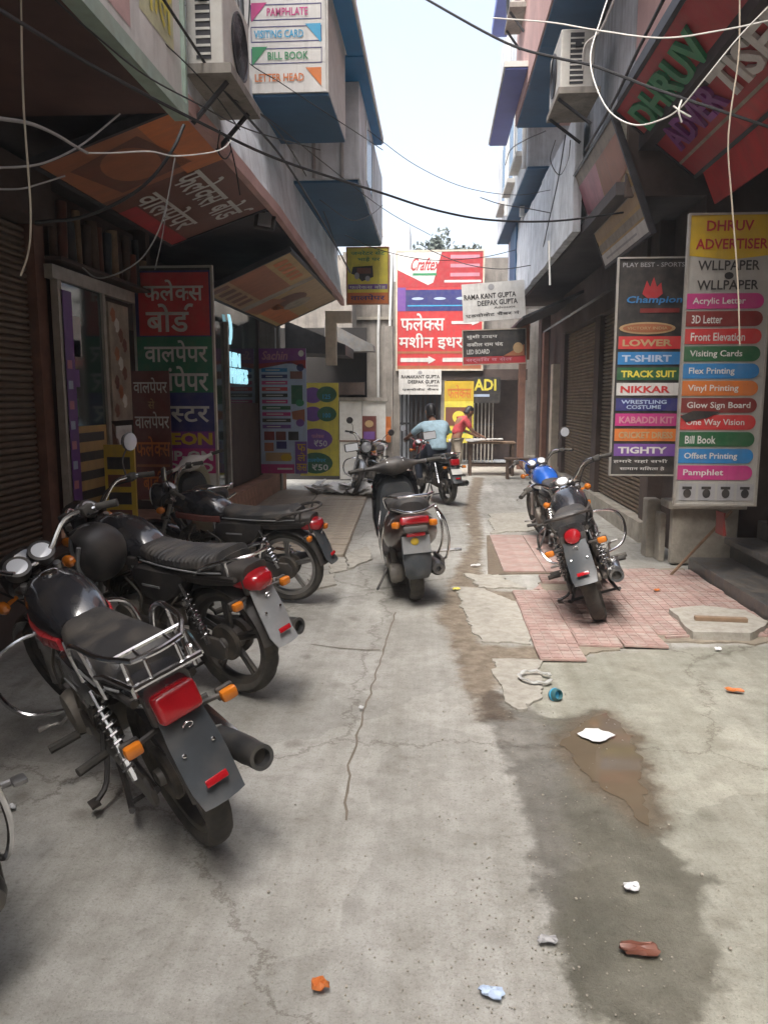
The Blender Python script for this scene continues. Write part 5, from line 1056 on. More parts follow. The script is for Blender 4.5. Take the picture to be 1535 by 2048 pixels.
# --- soffit signs on the left (lettering runs along the lane)
def soffit(name, label, xa, za, xb, zb, y0, y1, mat, frame, right, cat='sign'):
    """panel spanning from outer top edge (xa, za) to inner lower edge (xb, zb)"""
    down = Vector((xb - xa, 0, zb - za)); h = down.length; tl = Vector((xa, y0 if right > 0 else y1, za))
    return Sign(name, label, cat, tl, (0, right, 0), down, y1 - y0, h, mat, .04, frame, .03)
s = soffit('soffit_sign', 'slanted dark and orange sign with white Hindi lettering under the left canopy', -1.66, 3.50, -2.62, 3.17, 5.15, 7.75, P_('brown'), 'steel_dark', 1)
s.band(0, .38, 0, 1, P_('rust')); s.band(.0, .40, .0, .30, P_('orange'), 2); s.band(.50, 1, .84, 1, P_('deep_red'), 2); s.poly([(.05, .35), (.33, .2), (.36, .8), (.1, .9)], P_('brown'), 2); s.oval(.2, .55, .12, .2, P_('rust'), 3)
s.text('\u092b\u0932\u0947~\u0915\u0938 \u092c\u094b\u0921^', .40, .985, .10, .46, P_('white'), 4, .022); s.text('\u0935\u093e\u0932\u092a\u0947\u092a\u0930', .44, .86, .52, .82, P_('white'), 4, .022)
s = soffit('soffit_sign', 'slanted faded yellow and orange sign under the whitewashed parapet', -1.66, 3.30, -2.66, 2.86, 8.9, 13.0, P_('sandy'), 'steel_dark', 1)
s.band(0, .42, .30, .72, P_('rust'), 1); s.band(0, .4, .72, 1, P_('tan'), 1); s.band(.40, .46, 0, 1, P_('tarnish'), 2); s.band(.48, 1, .0, .42, P_('tan'), 1); s.oval(.62, .5, .10, .26, P_('brown'), 2); s.oval(.72, .45, .07, .2, P_('tarnish'), 3); s.band(.56, 1, .62, .92, P_('orange'), 2); s.poly([(.46, .6), (.58, .5), (.6, .95), (.46, 1)], P_('rust'), 3)
for k in range(5): s.band(.03 + k * .07, .07 + k * .07, .76, .95, P_('brown'), 3); s.band(.05 + k * .06, .09 + k * .06, .08, .24, P_('orange'), 3)
# --- hoarding on the left canopy
s = Sign('hoarding', 'faded white, pink and yellow hoarding with pale green frame at the top left', 'sign', (-1.60, 1.6, 5.5), (0, 1, 0), (0, 0, -1), 3.44, 2.02, P_('white'), .05)
M('mint_frame', (.34, .45, .38), .5, var=.2, dust=.3); m = MB(); m.bx(-1.72, 1.74, -.03, .06, -.09, -.002); m.bx(1.722, 1.76, -.025, .06, 0, 2.0); m.build('frame', 'mint_frame', s.o)
s.band(.66, .76, 0, .96, P_('hoard_pink')); s.band(.80, .96, .66, .88, P_('hoard_yellow')); s.text('\u092b\u0932\u0947', .81, .95, .69, .85, P_('lemon'), 3, .03); s.band(.0, .55, .2, .9, P_('hoard_pink')); s.band(.77, .98, .1, .5, P_('pale_blue'))
# --- projecting box sign with the list of printed goods
bxs = empty('projecting_box_sign', label='white projecting box sign with framed list of printed goods and blue underside', cat='sign')
part(bxs, 'box', 'white_sheet', (-1.76, -1.0, 7.42, 8.74, 4.42, 7.6)); part(bxs, 'underside', 'soffit_blue', (-1.755, -1.005, 7.43, 8.73, 4.395, 4.418))
a = at(513, 190, Y=7.40); s = Sign('panel', None, None, (-1.735, 7.405, 5.75), (1, 0, 0), (0, 0, -1), .715, 1.33, P_('white'), .012)
s.o.parent = bxs; s.o.name = 'printed_face'
rows = [('BANNER - CANOPY', 'navy', 1), ('COLOUR POSTER', 'purple', 0), ('PAMPHLATE', 'magenta', 1), ('VISITING CARD', 'sky', 0), ('BILL BOOK', 'leaf', 1), ('LETTER HEAD', 'orange', 0)]
for k, (t_, c_, lf) in enumerate(rows):
    y0 = .165 + k * .138; y1 = y0 + .10
    if k < 5:
        for q in ((.05, .95, y0, y0 + .006), (.05, .95, y1 - .006, y1), (.05, .06, y0 + .006, y1 - .006), (.94, .95, y0 + .006, y1 - .006)): s.band(*q, P_('navy'), 1)
    x = .06 if lf else .94; d_ = 1 if lf else -1; s.poly([(x, y0 - .01), (x + .2 * d_, y0 - .01), (x, y1 + .01)], P_(c_), 2); s.text(t_, .26 if lf else .09, .92 if (lf and len(t_) > 10) else .78 if lf else .72, y0 + .025, y1 - .025, P_(c_ if k != 0 else 'navy'), 3, .02)
# --- yellow generator board, red flex board and end signs
s = upright('sign_board', 'yellow board with a generator picture hung below the blue bay', 694, 496, 776, 607, 13.36, P_('lemon'), 'print_rust', fw=.015)
s.text('\u091c\u0928\u0930\u0947\u091f\u0930 \u0938\u0947\u091f', .1, .92, .05, .13, P_('leaf'), 2, .02); s.text('\u092d\u093e\u0921\u093c\u0947 \u092a\u0930', .26, .8, .16, .25, P_('leaf'), 2, .02)
s.poly([(.14, .34), (.62, .32), (.64, .52), (.36, .60), (.24, .50), (.10, .46)], P_('black'), 2); s.band(.24, .58, .36, .46, P_('brown'), 3); s.oval(.24, .50, .06, .06, P_('grey'), 4); s.oval(.50, .55, .06, .05, P_('grey'), 4)
s.band(.02, .98, .65, .74, P_('violet'), 1); s.text('\u092b\u0932\u0947\u0915\u0938 \u092c\u094b\u0921', .06, .94, .66, .735, P_('white'), 3, .02); s.band(.0, 1, .80, 1, P_('orange'), 1); s.text('\u0935\u093e\u0932\u092a\u0947\u092a\u0930', .08, .92, .83, .94, P_('navy'), 3, .02)
s = upright('flex_board', 'large red flex board with white Hindi lettering and arrows at the lane end', 794, 504, 964, 738, 19.9, P_('red'), 'cream_paint', fw=.04, t=.06)
s.band(.0, 1, .0, .30, P_('deep_red')); s.poly([(.0, .0), (.52, .0), (.42, .26), (.36, .28), (0, .15)], P_('white'), 2); s.text('Craftex', .14, .48, .05, .16, P_('deep_red'), 3, .02, skew=.3); s.band(.18, .46, .18, .20, P_('leaf'), 3)
for k in range(3): s.band(.62, .96, .03 + k * .075, .06 + k * .075, P_('pink'), 2)
s.band(.55, .98, .24, .26, P_('white'), 2); s.band(.10, 1, .32, .50, P_('navy'), 2); s.band(.0, .10, .30, .50, P_('violet'), 2); [s.oval(.24 + k * .26, .395, .07, .012, P_('pale_blue'), 3) for k in range(3)]; s.band(.12, .98, .45, .46, P_('sky'), 3)
s.text('\u092b\u0932\u0947~\u0915\u0938', .04, .56, .52, .67, P_('white'), 3, .022); s.text('\u092e\u0936\u0940\u0928 \u0907\u0927\u0930', .02, .78, .69, .83, P_('white'), 3, .022)
def arrow(s, x0, x1, yc, h, mat): s.poly([(x0, yc - h * .5), (x1 - .09, yc - h * .5), (x1 - .09, yc - h), (x1, yc), (x1 - .09, yc + h), (x1 - .09, yc + h * .5), (x0, yc + h * .5)], mat, 3, 'printed_arrow')
arrow(s, .64, .97, .60, .025, P_('white')); s.band(0, 1, .845, .865, P_('rust'), 2); s.band(0, 1, .97, 1, P_('rust'), 2); arrow(s, .04, .46, .92, .035, P_('white')); arrow(s, .54, .97, .92, .035, P_('white'))
s = upright('sign_board', 'white name board with black lettering hung under the red flex board', 797, 739, 882, 789, 19.85, P_('white'), t=.02)
s.text('RAMAKANT GUPTA', .06, .96, .22, .36, P_('black'), 2, .025); s.text('DEEPAK GUPTA', .22, .96, .42, .56, P_('black'), 2, .025); s.text('Advocate', .66, .92, .60, .68, P_('black'), 2, .01); s.text('\u090f\u0921\u0935\u094b\u0915\u0947\u091f \u091a\u0948\u0902\u092c\u0930', .08, .94, .74, .86, P_('black'), 2, .02); s.oval(.5, .12, .05, .07, P_('grey'), 2)
a = at(922, 566, Y=14.6); s = Sign('sign_board', 'white cloth name board with lettering on the right, tilted above the black board', 'sign', a + Vector((0, 0, -.03)), (1, 0, .07), (.07, 0, -1), 1.14, .68, P_('white'), .03)
s.text('RAMA KANT GUPTA', .03, .86, .28, .42, P_('black'), 2, .025); s.text('DEEPAK GUPTA', .24, .88, .46, .60, P_('black'), 2, .025); s.text('Advocate', .50, .84, .64, .70, P_('black'), 2, .01); s.text('\u090f\u0921\u0935\u094b\u0915\u0947\u091f \u091a\u0948\u0902\u092c\u0930 \u0928\u0902', .04, .90, .78, .90, P_('black'), 2, .02); s.oval(.47, .12, .05, .08, P_('grey'), 2)
a = at(925, 662, Y=14.3); s = Sign('sign_board', 'black board with red lower strip and white lettering below the white cloth board', 'sign', a, (1, 0, .03), (.03, 0, -1), 1.12, .60, P_('black'), .03, 'print_tarnish', .015)
s.band(.0, 1, .78, 1, P_('deep_red')); s.poly([(.62, .8), (.98, .45), (.98, .8)], P_('rust'), 1); s.oval(.88, .55, .08, .16, P_('tan'), 3)
for k, (t_, x1) in enumerate((('\u092e\u0941\u0902\u0936\u0940 \u091f\u093e\u0907\u092a', .55), ('\u0935\u0915\u0940\u0932 \u0930\u093e\u092e \u091a\u0902\u0926', .64), ('LED BOARD', .42))): s.text(t_, .06, x1, .12 + k * .22, .26 + k * .22, P_('white'), 3, .015)
s.text('\u0938\u0930\u094d\u0935\u093f\u0938 \u0935 \u0938\u0947\u0932', .04, .78, .80, .95, P_('pink'), 3, .02)
s = upright('sign_board', 'small yellow board with orange lettering on the far grille gate', 888, 762, 946, 886, 19.7, P_('lemon'), t=.02)
s.band(.0, 1, 0, .32, P_('yellow')); s.text('\u092b\u0932\u0947\u0915\u0938', .1, .92, .06, .28, P_('orange'), 3, .03); s.band(.04, .96, .42, .72, P_('brown'), 2); s.oval(.5, .58, .22, .10, P_('lemon'), 3); s.band(.1, .9, .80, .84, P_('leaf'), 2)
s = upright('sign_board', 'dark board with yellow capital letters beside the small yellow board', 946, 754, 1000, 806, 19.75, P_('black'), t=.02)
s.text('ADI', .02, .84, .08, .52, P_('lemon'), 2, .03); s.band(.0, .6, .66, .76, P_('pale_blue'), 2)
# --- right: two tall boards
s = upright('sign_board', 'tall white board with yellow head and coloured service bands at right', 1364, 430, 1528, 1010, 6.7, P_('shaded_white'), 'aluminium', fw=.012)  # panel white darkened to stand in for shade under the canopy
s.band(0, 1, 0, .135, P_('yellow')); s.poly([(0, .135), (1, .135), (.5, .15)], P_('yellow'), 1); s.text('DHRUV', .20, .76, .02, .055, P_('deep_red'), 3, .02); s.text('ADVERTISER', .08, .94, .08, .115, P_('deep_red'), 3, .02)
s.text('WLLPAPER', .12, .86, .152, .185, P_('black'), 3, .015); s.oval(.5, .203, .055, .012, P_('black'), 2); s.text('WLLPAPER', .12, .86, .218, .25, P_('black'), 3, .015)
rw = [('Acrylic Letter', 'magenta', .72), ('3D Letter', 'dark_red', .45), ('Front Elevation', 'red', .74), ('Visiting Cards', 'dark_green', .72), ('Flex Printing', 'blue', .64), ('Vinyl Printing', 'orange', .70), ('Glow Sign Board', 'dark_red', .86), ('One Way Vision', 'red', .80), ('Bill Book', 'dark_green', .46), ('Offset Printing', 'blue', .74), ('Pamphlet', 'magenta', .58)]
for k, (t_, c_, x1) in enumerate(rw):
    y0 = .262 + k * .0597; s.band(0, .94, y0, y0 + .052, P_(c_), 2, rnd=1); s.text(t_, .08, x1, y0 + .014, y0 + .042, P_('white'), 3, .015)
for k in range(4): s.band(.04 + k * .24, .25 + k * .24, .925, .985, P_('grey'), 2); s.oval(.145 + k * .24, .96, .05, .016, P_('black'), 3); s.band(.08 + k * .24, .20 + k * .24, .935, .945, P_('black'), 3)
s.poly([(-.0, .685), (.16, .665), (.50, .668), (.34, .69), (.08, .705)], P_('black'), 4, 'torn_patch')
s = upright('sign_board', 'tall black board listing sportswear in coloured bands behind the white service board', 1228, 517, 1362, 950, 7.55, P_('black'), 'aluminium', fw=.010)
s.text('PLAY BEST - SPORTS', .06, .96, .02, .04, P_('grey'), 3, .01); s.poly([(.36, .16), (.42, .10), (.47, .13), (.52, .085), (.57, .13), (.63, .11), (.66, .16), (.58, .18), (.44, .18)], P_('deep_red'), 3, 'printed_flame'); s.text('Champion', .12, .94, .17, .21, P_('blue'), 3, .02, skew=.2); s.band(.34, .92, .225, .245, P_('dark_red'), 2)
s.oval(.46, .315, .42, .028, P_('tan'), 2); s.oval(.46, .315, .37, .02, P_('rust'), 3); s.text('VICTORY INDIA', .16, .76, .308, .322, P_('tan'), 4, .02)
rw = [('LOWER', 'red', 'tan'), ('T-SHIRT', 'blue', 'pale_blue'), ('TRACK SUIT', 'dark_green', 'lemon'), ('NIKKAR', 'white', 'red'), ('WRESTLING COSTUME', 'navy', 'pale_blue'), ('KABADDI KIT', 'magenta', 'pink'), ('CRICKET DRESS', 'orange', 'tan'), ('TIGHTY', 'violet', 'white')]
for k, (t_, c_, tc_) in enumerate(rw):
    y0 = .352 + k * .0715; s.band(.04, .98, y0, y0 + .058, P_(c_), 2)
    if k == 4: s.text('WRESTLING', .12, .80, y0 + .008, y0 + .026, P_(tc_), 3, .02); s.text('COSTUME', .20, .72, y0 + .032, y0 + .050, P_(tc_), 3, .02)
    else: s.text(t_, .10, .84 if len(t_) < 9 else .92, y0 + .014, y0 + .046, P_(tc_), 3, .035)
s.text('\u0939\u092e\u093e\u0930\u0947 \u092f\u0939\u093e\u0902 \u0938\u092d\u0940', .04, .86, .925, .945, P_('white'), 3, .01); s.text('\u0938\u093e\u092e\u093e\u0928 \u092e\u093f\u0932\u0924\u093e \u0939\u0948', .14, .82, .96, .98, P_('white'), 3, .01)
# --- right: big red sign and small slanted flex under the canopy
s = soffit('soffit_sign', 'big slanted red sign with green and purple raised lettering at upper right', 1.64, 4.30, 2.38, 3.72, 3.6, 7.72, P_('deep_red'), 'steel_dark', -1)
s.band(.0, 1, .80, .83, P_('tarnish'), 2); s.text('DHRUV', .05, .44, .10, .40, P_('leaf'), 3, .03, depth=.03); s.text('ADVER', .07, .345, .46, .74, P_('purple'), 3, .03, depth=.03); s.text('TISER', .355, .66, .46, .74, P_('white'), 3, .03, depth=.03); s.band(.3, .9, .84, .98, P_('red'), 2)
s = soffit('soffit_sign', 'steep red lower sign face below the big slanted red sign', 2.40, 3.70, 2.52, 3.42, 3.6, 7.55, P_('red'), None, -1)
s = soffit('soffit_sign', 'steep slanted faded flex in pink, orange and olive bands on the right', 1.62, 4.27, 2.02, 3.24, 7.80, 9.75, P_('sandy'), 'steel_dark', -1)
s.band(0, 1, 0, .12, P_('tarnish')); s.poly([(0, .12), (.5, .12), (.45, .55), (0, .58)], P_('pink'), 2); s.poly([(.5, .12), (1, .12), (1, .42), (.46, .55)], P_('rust'), 2); s.band(0, 1, .58, .64, P_('tarnish'), 3); s.band(0, 1, .64, .74, P_('tan'), 2); s.band(0, 1, .78, .86, P_('tarnish'), 2); s.band(0, 1, .88, 1, P_('white'), 2); s.band(.1, .8, .93, .95, P_('grey'), 3, 'printed_line')
# ---------------------------------------------------------------- shop entrance on the left
dr = empty('glass_door', label='aluminium framed glass shop door with notices at left', cat='door')
y0, y1 = at(118, 700, X=-3.1).y, at(212, 700, X=-3.1).y; zt = 2.62
part(dr, 'frame', 'aluminium', (-3.14, -3.08, y0, y0 + .07, .42, zt), (-3.14, -3.08, y1 - .06, y1, .42, zt)); part(dr, 'top_rail', 'aluminium', (-3.145, -3.075, y0 - .08, 7.9, zt + .002, zt + .11)); part(dr, 'pane', 'glass_dark', (-3.12, -3.105, y0 + .07, y1 - .06, .42, zt))
part(dr, 'notice', 'paper', (-3.104, -3.100, y0 + .27, y0 + .42, 2.02, 2.36)); part(dr, 'price_list', 'print_sandy', (-3.104, -3.099, y0 + .09, y1 - .08, .50, 1.42))
for k in range(5): part(dr, 'list_row', 'print_black', (-3.099, -3.097, y0 + .13, y1 - .14, .60 + k * .17, .68 + k * .17))
for k in range(3): part(dr, 'sticker', ['print_dark_green', 'print_violet', 'print_teal'][k], (-3.104, -3.1, y0 + .10 + k * .06, y0 + .3 + k * .05, 1.50 + k * .26, 1.66 + k * .25))
fp = empty('poster_strip', label='tall purple printed strip beside the glass door', cat='poster'); part(fp, 'sheet', 'print_violet', (-3.12, -3.08, 6.31, 6.50, .45, 2.55))
for k in range(9): part(fp, 'printed_spot', 'print_pale_blue' if k % 2 else 'print_pink', (-3.079, -3.077, 6.36, 6.44, .55 + k * .17, .62 + k * .17))
ap = empty('art_panel', label='tall floral wallpaper sample panel to the right of the glass door', cat='panel'); part(ap, 'sheet', 'print_tarnish', (-3.12, -3.07, y1 + .03, y1 + .50, 1.45, 2.56))
for k in range(11):
    m = MB(); yy = y1 + .12 + .28 * ((k * 37) % 10) / 10; zz = 1.55 + k * .09
    m.add([(-3.067, yy + .05 * math.cos(R(30 * j)) * (1 + .4 * math.sin(j * 2.5)), zz + .07 * math.sin(R(30 * j))) for j in range(12)], [list(range(12))]); m.build('printed_flower', P_(['brown', 'white', 'rust', 'maroon'][k % 4]), ap)
part(ap, 'label_card', 'paper', (-3.067, -3.062, y1 + .06, y1 + .44, 1.16, 1.40)); part(ap, 'lower_sheet', 'brown_frame', (-3.12, -3.08, y1 + .03, y1 + .48, .45, 1.14))
for k, (u, v, w, lab) in enumerate(((196, 835, .09, 'long dark plank leaning by the floral panel'), (222, 850, .06, 'thinner brown plank leaning beside the long dark plank'))):
    p = at(u, v, Y=7.3); q = at(u + 52, 1040, Y=7.0); tag(MB().tube([q, p], w * .6, 4).build('plank', ['wood_dark', 'brown_frame'][k]), lab, 'plank')
sh = empty('display_stand', label='yellow printed display stand in the doorway at left', cat='stand'); part(sh, 'board', 'print_yellow', (-2.98, -2.70, 6.75, 6.78, .42, 1.25))
for k in range(4): part(sh, 'printed_row', 'print_black' if k % 2 else 'print_brown', (-2.95, -2.74, 6.745, 6.749, .55 + k * .16, .66 + k * .16))
cb = empty('shelf_clutter', label='dark shelves with stacked rolls above the glass door', cat='shelf'); part(cb, 'board', 'dark_wall', (-3.3, -3.05, 6.3, 8.5, 2.78, 2.81)); part(cb, 'back', 'dark_wall', (-3.34, -3.3, 6.3, 8.5, 2.4, 3.42))
for k in range(14):
    yy = 6.4 + k * .15; MB().tube([(-3.16, yy, 2.83), (-3.16, yy + .03 * math.sin(k * 2), 3.1 + .2 * abs(math.sin(k * 1.7)))], .035 + .02 * ((k * 7) % 3) / 2, 10).build('roll', ['wood_dark', 'print_brown', 'plastic_grey', 'wood_mid', 'dark_wall'][k % 5], cb, True)
# ---------------------------------------------------------------- air conditioners, flood lamp, pipes
def ac(name, label, x0, x1, y0, y1, z0, sgn):
    """outdoor unit on a bracket; its fan grille faces the lane (sgn = direction of the lane)"""
    a = empty(name, ((x0 + x1) / 2, (y0 + y1) / 2, z0), label=label, cat='air conditioner', group='air conditioner units on the walls'); hx, hy = (x1 - x0) / 2, (y1 - y0) / 2
    MB().box((0, 0, .30), (2 * hx, 2 * hy, .56), None, .015).build('casing', 'ac_white', a)
    fx = sgn * (hx + .002); m = MB(); m.lathe([(.21, 0), (.215, .012), (.20, .014), (.195, .004)], (fx, .06, .30), (sgn, 0, 0), 24)
    for k in range(6): m.lathe([(.03 + k * .03, .008), (.034 + k * .03, .011), (.03 + k * .03, .013), (.027 + k * .03, .011)], (fx, .06, .30), (sgn, 0, 0), 24, True)
    m.build('fan_grille', 'steel_dark', a, True)
    g = MB().bx(-hx * .45, hx * .35, -hy - .006, -hy - .001, .06, .54).build('side_grille', 'steel_dark', a)
    for k in range(9): MB().bx(-hx * .44, hx * .34, -hy - .012, -hy - .0065, .08 + k * .05, .095 + k * .05).build('louvre', 'ac_white', g)
    MB().bx(-hx - .02, hx + .06, -hy - .05, hy + .05, -.045, .015).build('shelf', 'grime_wall', a)
    for y in (-hy + .08, hy - .08): MB().tube([(-sgn * hx, y, -.30), (sgn * hx, y, -.05)], .018, 6).build('bracket', 'steel_dark', a)
    MB().bx(-.03, .03, -hy - .03, -hy - .002, .40, .44).build('handle', 'steel_dark', a)
ac('air_conditioner', 'grey white air conditioner on a shelf above the whitewashed parapet at left', -1.62, -1.38, 5.22, 5.95, at(410, 135, Y=5.2).z, 1)
ac('air_conditioner', 'dusty white air conditioner mounted on the right wall above the parapet', 1.22, 1.56, 8.45, 9.2, 4.76, -1)
ac('air_conditioner', 'small white air conditioner high on the far right overhang', .95, 1.14, 11.3, 12.0, 6.9, -1)
fl = empty('flood_lamp', at(530, 438, Y=7.95), (R(-20), R(8), R(12)), 'black rectangular flood lamp at the end of the dark soffit sign', 'lamp')
MB().box((0, 0, 0), (.21, .05, .23), None, .01).build('housing', 'satin_black', fl); MB().box((0, -.028, -.005), (.13, .006, .14)).build('lens', 'print_grey', fl); MB().box((0, -.03, -.088), (.13, .01, .02)).build('reflector', 'lamp_glass', fl); MB().tube([(0, .03, .02), (0, .12, .12)], .012, 6).build('bracket', 'steel_dark', fl)
a, b = at(1097, 482, Y=9.7), at(1099, 570, Y=9.7); pp = MB().tube([a, b], .012, 8); tag(pp.build('drain_pipe', 'pvc_white', None, True), 'thin white pipe hanging under the right parapet', 'pipe')
for k, (x, y, z, lab) in enumerate(((-1.72, 6.7, 4.72, 'grey electric meter box on the left wall above the parapet'), (1.70, 9.95, 5.02, 'grey electric meter box on the right wall beyond the air conditioner'), (-2.74, 13.2, 2.2, 'grey junction box beside the price list board'))):
    mb = empty('meter_box', (x, y, z), label=lab, cat='meter box'); sg = 1 if x < 0 else -1
    MB().box((0, 0, .14), (.12, .22, .28), None, .01).build('case', 'cable_grey', mb); MB().box((sg * .062, 0, .18), (.006, .14, .10)).build('glass', 'glass_dark', mb); MB().tube([(0, .05, .28), (0, .05, .7)], .012, 6).build('conduit', 'pvc_white', mb); MB().tube([(0, -.05, 0), (0, -.05, -.35)], .010, 6).build('conduit', 'cable_black', mb)
# ---------------------------------------------------------------- cables
def cable(label, pts, r, mat, name='cable'):
    q = smooth_path([at(u, v, Y=y) for u, v, y in pts], 7); tag(MB().tube(q, r, 6).build(name, mat, None, True), label, 'cable', 'cables strung across the lane')
cable('thick black cable sagging right across the lane from the top left corner', [(-60, -15, 2.7), (0, 20, 2.9), (200, 140, 3.6), (400, 245, 4.4), (560, 320, 5.1), (760, 385, 6.0), (870, 420, 6.5), (980, 440, 7.0), (1110, 442, 7.5), (1245, 425, 8.0)], .009, 'cable_black')
cable('black cable crossing the sky to the red sign at upper right', [(790, -40, 6.6), (855, 0, 6.4), (1010, 85, 6.0), (1110, 115, 5.8), (1190, 133, 5.6), (1300, 175, 5.4), (1420, 215, 5.2), (1560, 262, 5.0)], .009, 'cable_black')
cable('pale cable sagging across the top of the red sign at right', [(985, 36, 5.6), (1100, 45, 5.2), (1190, 60, 4.9), (1320, 76, 4.6), (1440, 61, 4.4), (1560, 36, 4.2)], .0045, 'cable_white')
cable('white looped cable hanging by the right air conditioner', [(1220, -20, 5.2), (1200, 40, 5.1), (1180, 110, 5.0), (1190, 170, 4.9), (1220, 225, 4.8), (1268, 250, 4.7), (1320, 240, 4.6), (1360, 215, 4.5), (1410, 155, 4.4), (1480, 70, 4.3), (1550, 0, 4.2)], .0045, 'cable_white')
cable('short white knotted wire end on the looped cable', [(1362, 200, 4.5), (1356, 222, 4.49), (1362, 245, 4.5)], .005, 'cable_white'); cable('crossing white wire end at the knot on the looped cable', [(1345, 212, 4.5), (1362, 224, 4.49), (1380, 234, 4.5)], .005, 'cable_white')
cable('thin tan wire dropping at the right over the white service board', [(1478, -20, 4.6), (1476, 110, 4.6), (1460, 225, 4.6), (1455, 300, 4.6), (1462, 400, 4.6), (1474, 560, 4.6), (1478, 690, 4.6)], .0045, 'cable_tan')
cable('pale wire hanging straight down at the far left', [(42, -20, 3.2), (44, 100, 3.2), (48, 220, 3.2), (56, 330, 3.2), (62, 430, 3.2), (58, 500, 3.2), (42, 552, 3.2)], .0045, 'cable_tan')
cable('short bright cable reaching in at the left edge', [(-30, 230, 3.0), (0, 237, 3.1), (60, 247, 3.3), (110, 268, 3.5), (150, 292, 3.7), (175, 306, 3.8)], .008, 'cable_grey')
cable('silver taped wire under the left hoarding', [(175, 306, 3.8), (225, 306, 4.0), (300, 303, 4.3), (355, 312, 4.6), (440, 300, 5.0), (470, 270, 5.3)], .004, 'cable_white')
cable('black cable drooping in front of the slanted orange sign', [(368, 250, 4.9), (345, 300, 4.8), (300, 360, 4.7), (240, 403, 4.6), (160, 435, 4.5), (70, 445, 4.4)], .011, 'cable_black')
cable('thin dark wire sagging under the maroon canopy', [(-20, 336, 3.2), (60, 332, 3.4), (110, 318, 3.6), (170, 285, 3.9), (240, 228, 4.3)], .005, 'cable_grey')
cable('lowest thin wire at the left edge', [(-20, 378, 3.2), (40, 378, 3.4), (80, 368, 3.6), (130, 352, 3.8)], .004, 'cable_grey')
cable('long grey wire loop hanging before the shop door', [(350, 315, 4.8), (335, 400, 4.8), (318, 460, 4.8), (285, 515, 4.8), (240, 545, 4.8), (195, 556, 4.8), (165, 535, 4.8)], .0045, 'cable_grey')
cable('second grey wire hanging straight below the slanted sign', [(338, 380, 4.9), (325, 470, 4.9), (310, 540, 4.9)], .003, 'cable_grey')
cable('black cable running down over the whitewashed parapet', [(315, -20, 4.6), (380, 80, 5.0), (440, 170, 5.4), (500, 240, 5.9), (560, 310, 6.6), (610, 385, 7.6), (660, 470, 9.0), (700, 545, 11.0)], .009, 'cable_black')
cable('thin wire crossing the faded hoarding', [(225, -10, 4.3), (300, 60, 4.6), (370, 125, 5.0), (430, 190, 5.4), (480, 260, 5.6)], .004, 'cable_black')
cable('thin wire sloping past the white box sign', [(345, -10, 5.2), (430, 60, 5.6), (500, 128, 6.2), (560, 165, 6.6), (620, 205, 6.9), (720, 270, 7.3), (765, 300, 7.5)], .004, 'cable_black')
cable('wavy dark wire down the wall beside the box sign', [(500, -10, 6.9), (495, 60, 6.9), (478, 100, 6.9), (488, 140, 6.9), (485, 190, 7.0), (475, 230, 7.0)], .007, 'cable_black'); cable('second dark wire down the wall beside the air conditioner', [(475, -10, 6.4), (478, 40, 6.4), (462, 90, 6.4), (470, 130, 6.5)], .005, 'cable_black')
cable('thin wire looping across above the red flex board', [(838, 488, 15), (870, 505, 15), (930, 528, 14.6), (1000, 538, 14.2), (1065, 530, 13.8)], .008, 'cable_black')
cable('faint wire crossing low over the far right wall', [(960, 395, 13), (1000, 408, 12.5), (1060, 418, 12), (1120, 430, 11.5)], .007, 'cable_black')
cable('thin wire between right air conditioner and blue window band', [(1090, 262, 8.3), (1050, 280, 9), (1020, 300, 10), (1010, 330, 11)], .006, 'cable_black'); cable('dark wire running down the right parapet', [(1130, 270, 9.4), (1115, 360, 10.2), (1095, 450, 11.5), (1080, 520, 13)], .008, 'cable_black')
cable('white wire bundle above the right air conditioner', [(1235, -20, 7.6), (1200, 60, 7.7), (1170, 90, 7.8), (1165, 140, 7.9)], .012, 'cable_white')
cable('thin black wire crossing low over the white box sign', [(470, 200, 5.6), (540, 240, 6.3), (640, 320, 7.4), (770, 420, 9), (860, 470, 11)], .004, 'cable_black')
cable('sagging thin wire over the blue bay', [(640, 400, 9), (700, 440, 10), (740, 430, 10.8), (765, 410, 11.4)], .005, 'cable_black')
cable('dark wire along the top of the whitewashed parapet', [(480, 210, 6.6), (540, 245, 7.4), (600, 330, 9), (650, 430, 11), (680, 520, 13)], .006, 'cable_black')
cable('loose wire tangle hanging from the parapet lip', [(440, 260, 5.7), (436, 300, 5.8), (450, 318, 5.9), (462, 300, 6.0), (455, 270, 6.0), (470, 330, 6.1), (480, 390, 6.3)], .005, 'cable_black')
cable('dark slack wire over the upper left canopy', [(100, -10, 3.4), (190, 70, 3.8), (290, 150, 4.3), (390, 205, 4.9), (500, 260, 5.8), (640, 300, 7)], .005, 'cable_black')
cable('thin wire across the lane above the yellow generator board', [(690, 470, 12), (760, 500, 12.6), (860, 520, 13.2), (960, 515, 13.8), (1030, 500, 14)], .006, 'cable_black')
cable('thin black wire from the far sunshade to the right parapet', [(735, 260, 9), (830, 330, 9.6), (930, 375, 10.2), (1030, 390, 10.8), (1100, 380, 11)], .004, 'cable_black')
cable('dark wire hanging from the right air conditioner shelf', [(1110, 280, 8.4), (1100, 320, 8.4), (1118, 350, 8.5), (1135, 320, 8.6), (1140, 280, 8.6)], .005, 'cable_black')
cable('thick dark wire bundle along the right canopy edge', [(1330, -10, 5.3), (1270, 110, 6.2), (1225, 205, 7.2), (1170, 300, 8.6)], .012, 'cable_black')
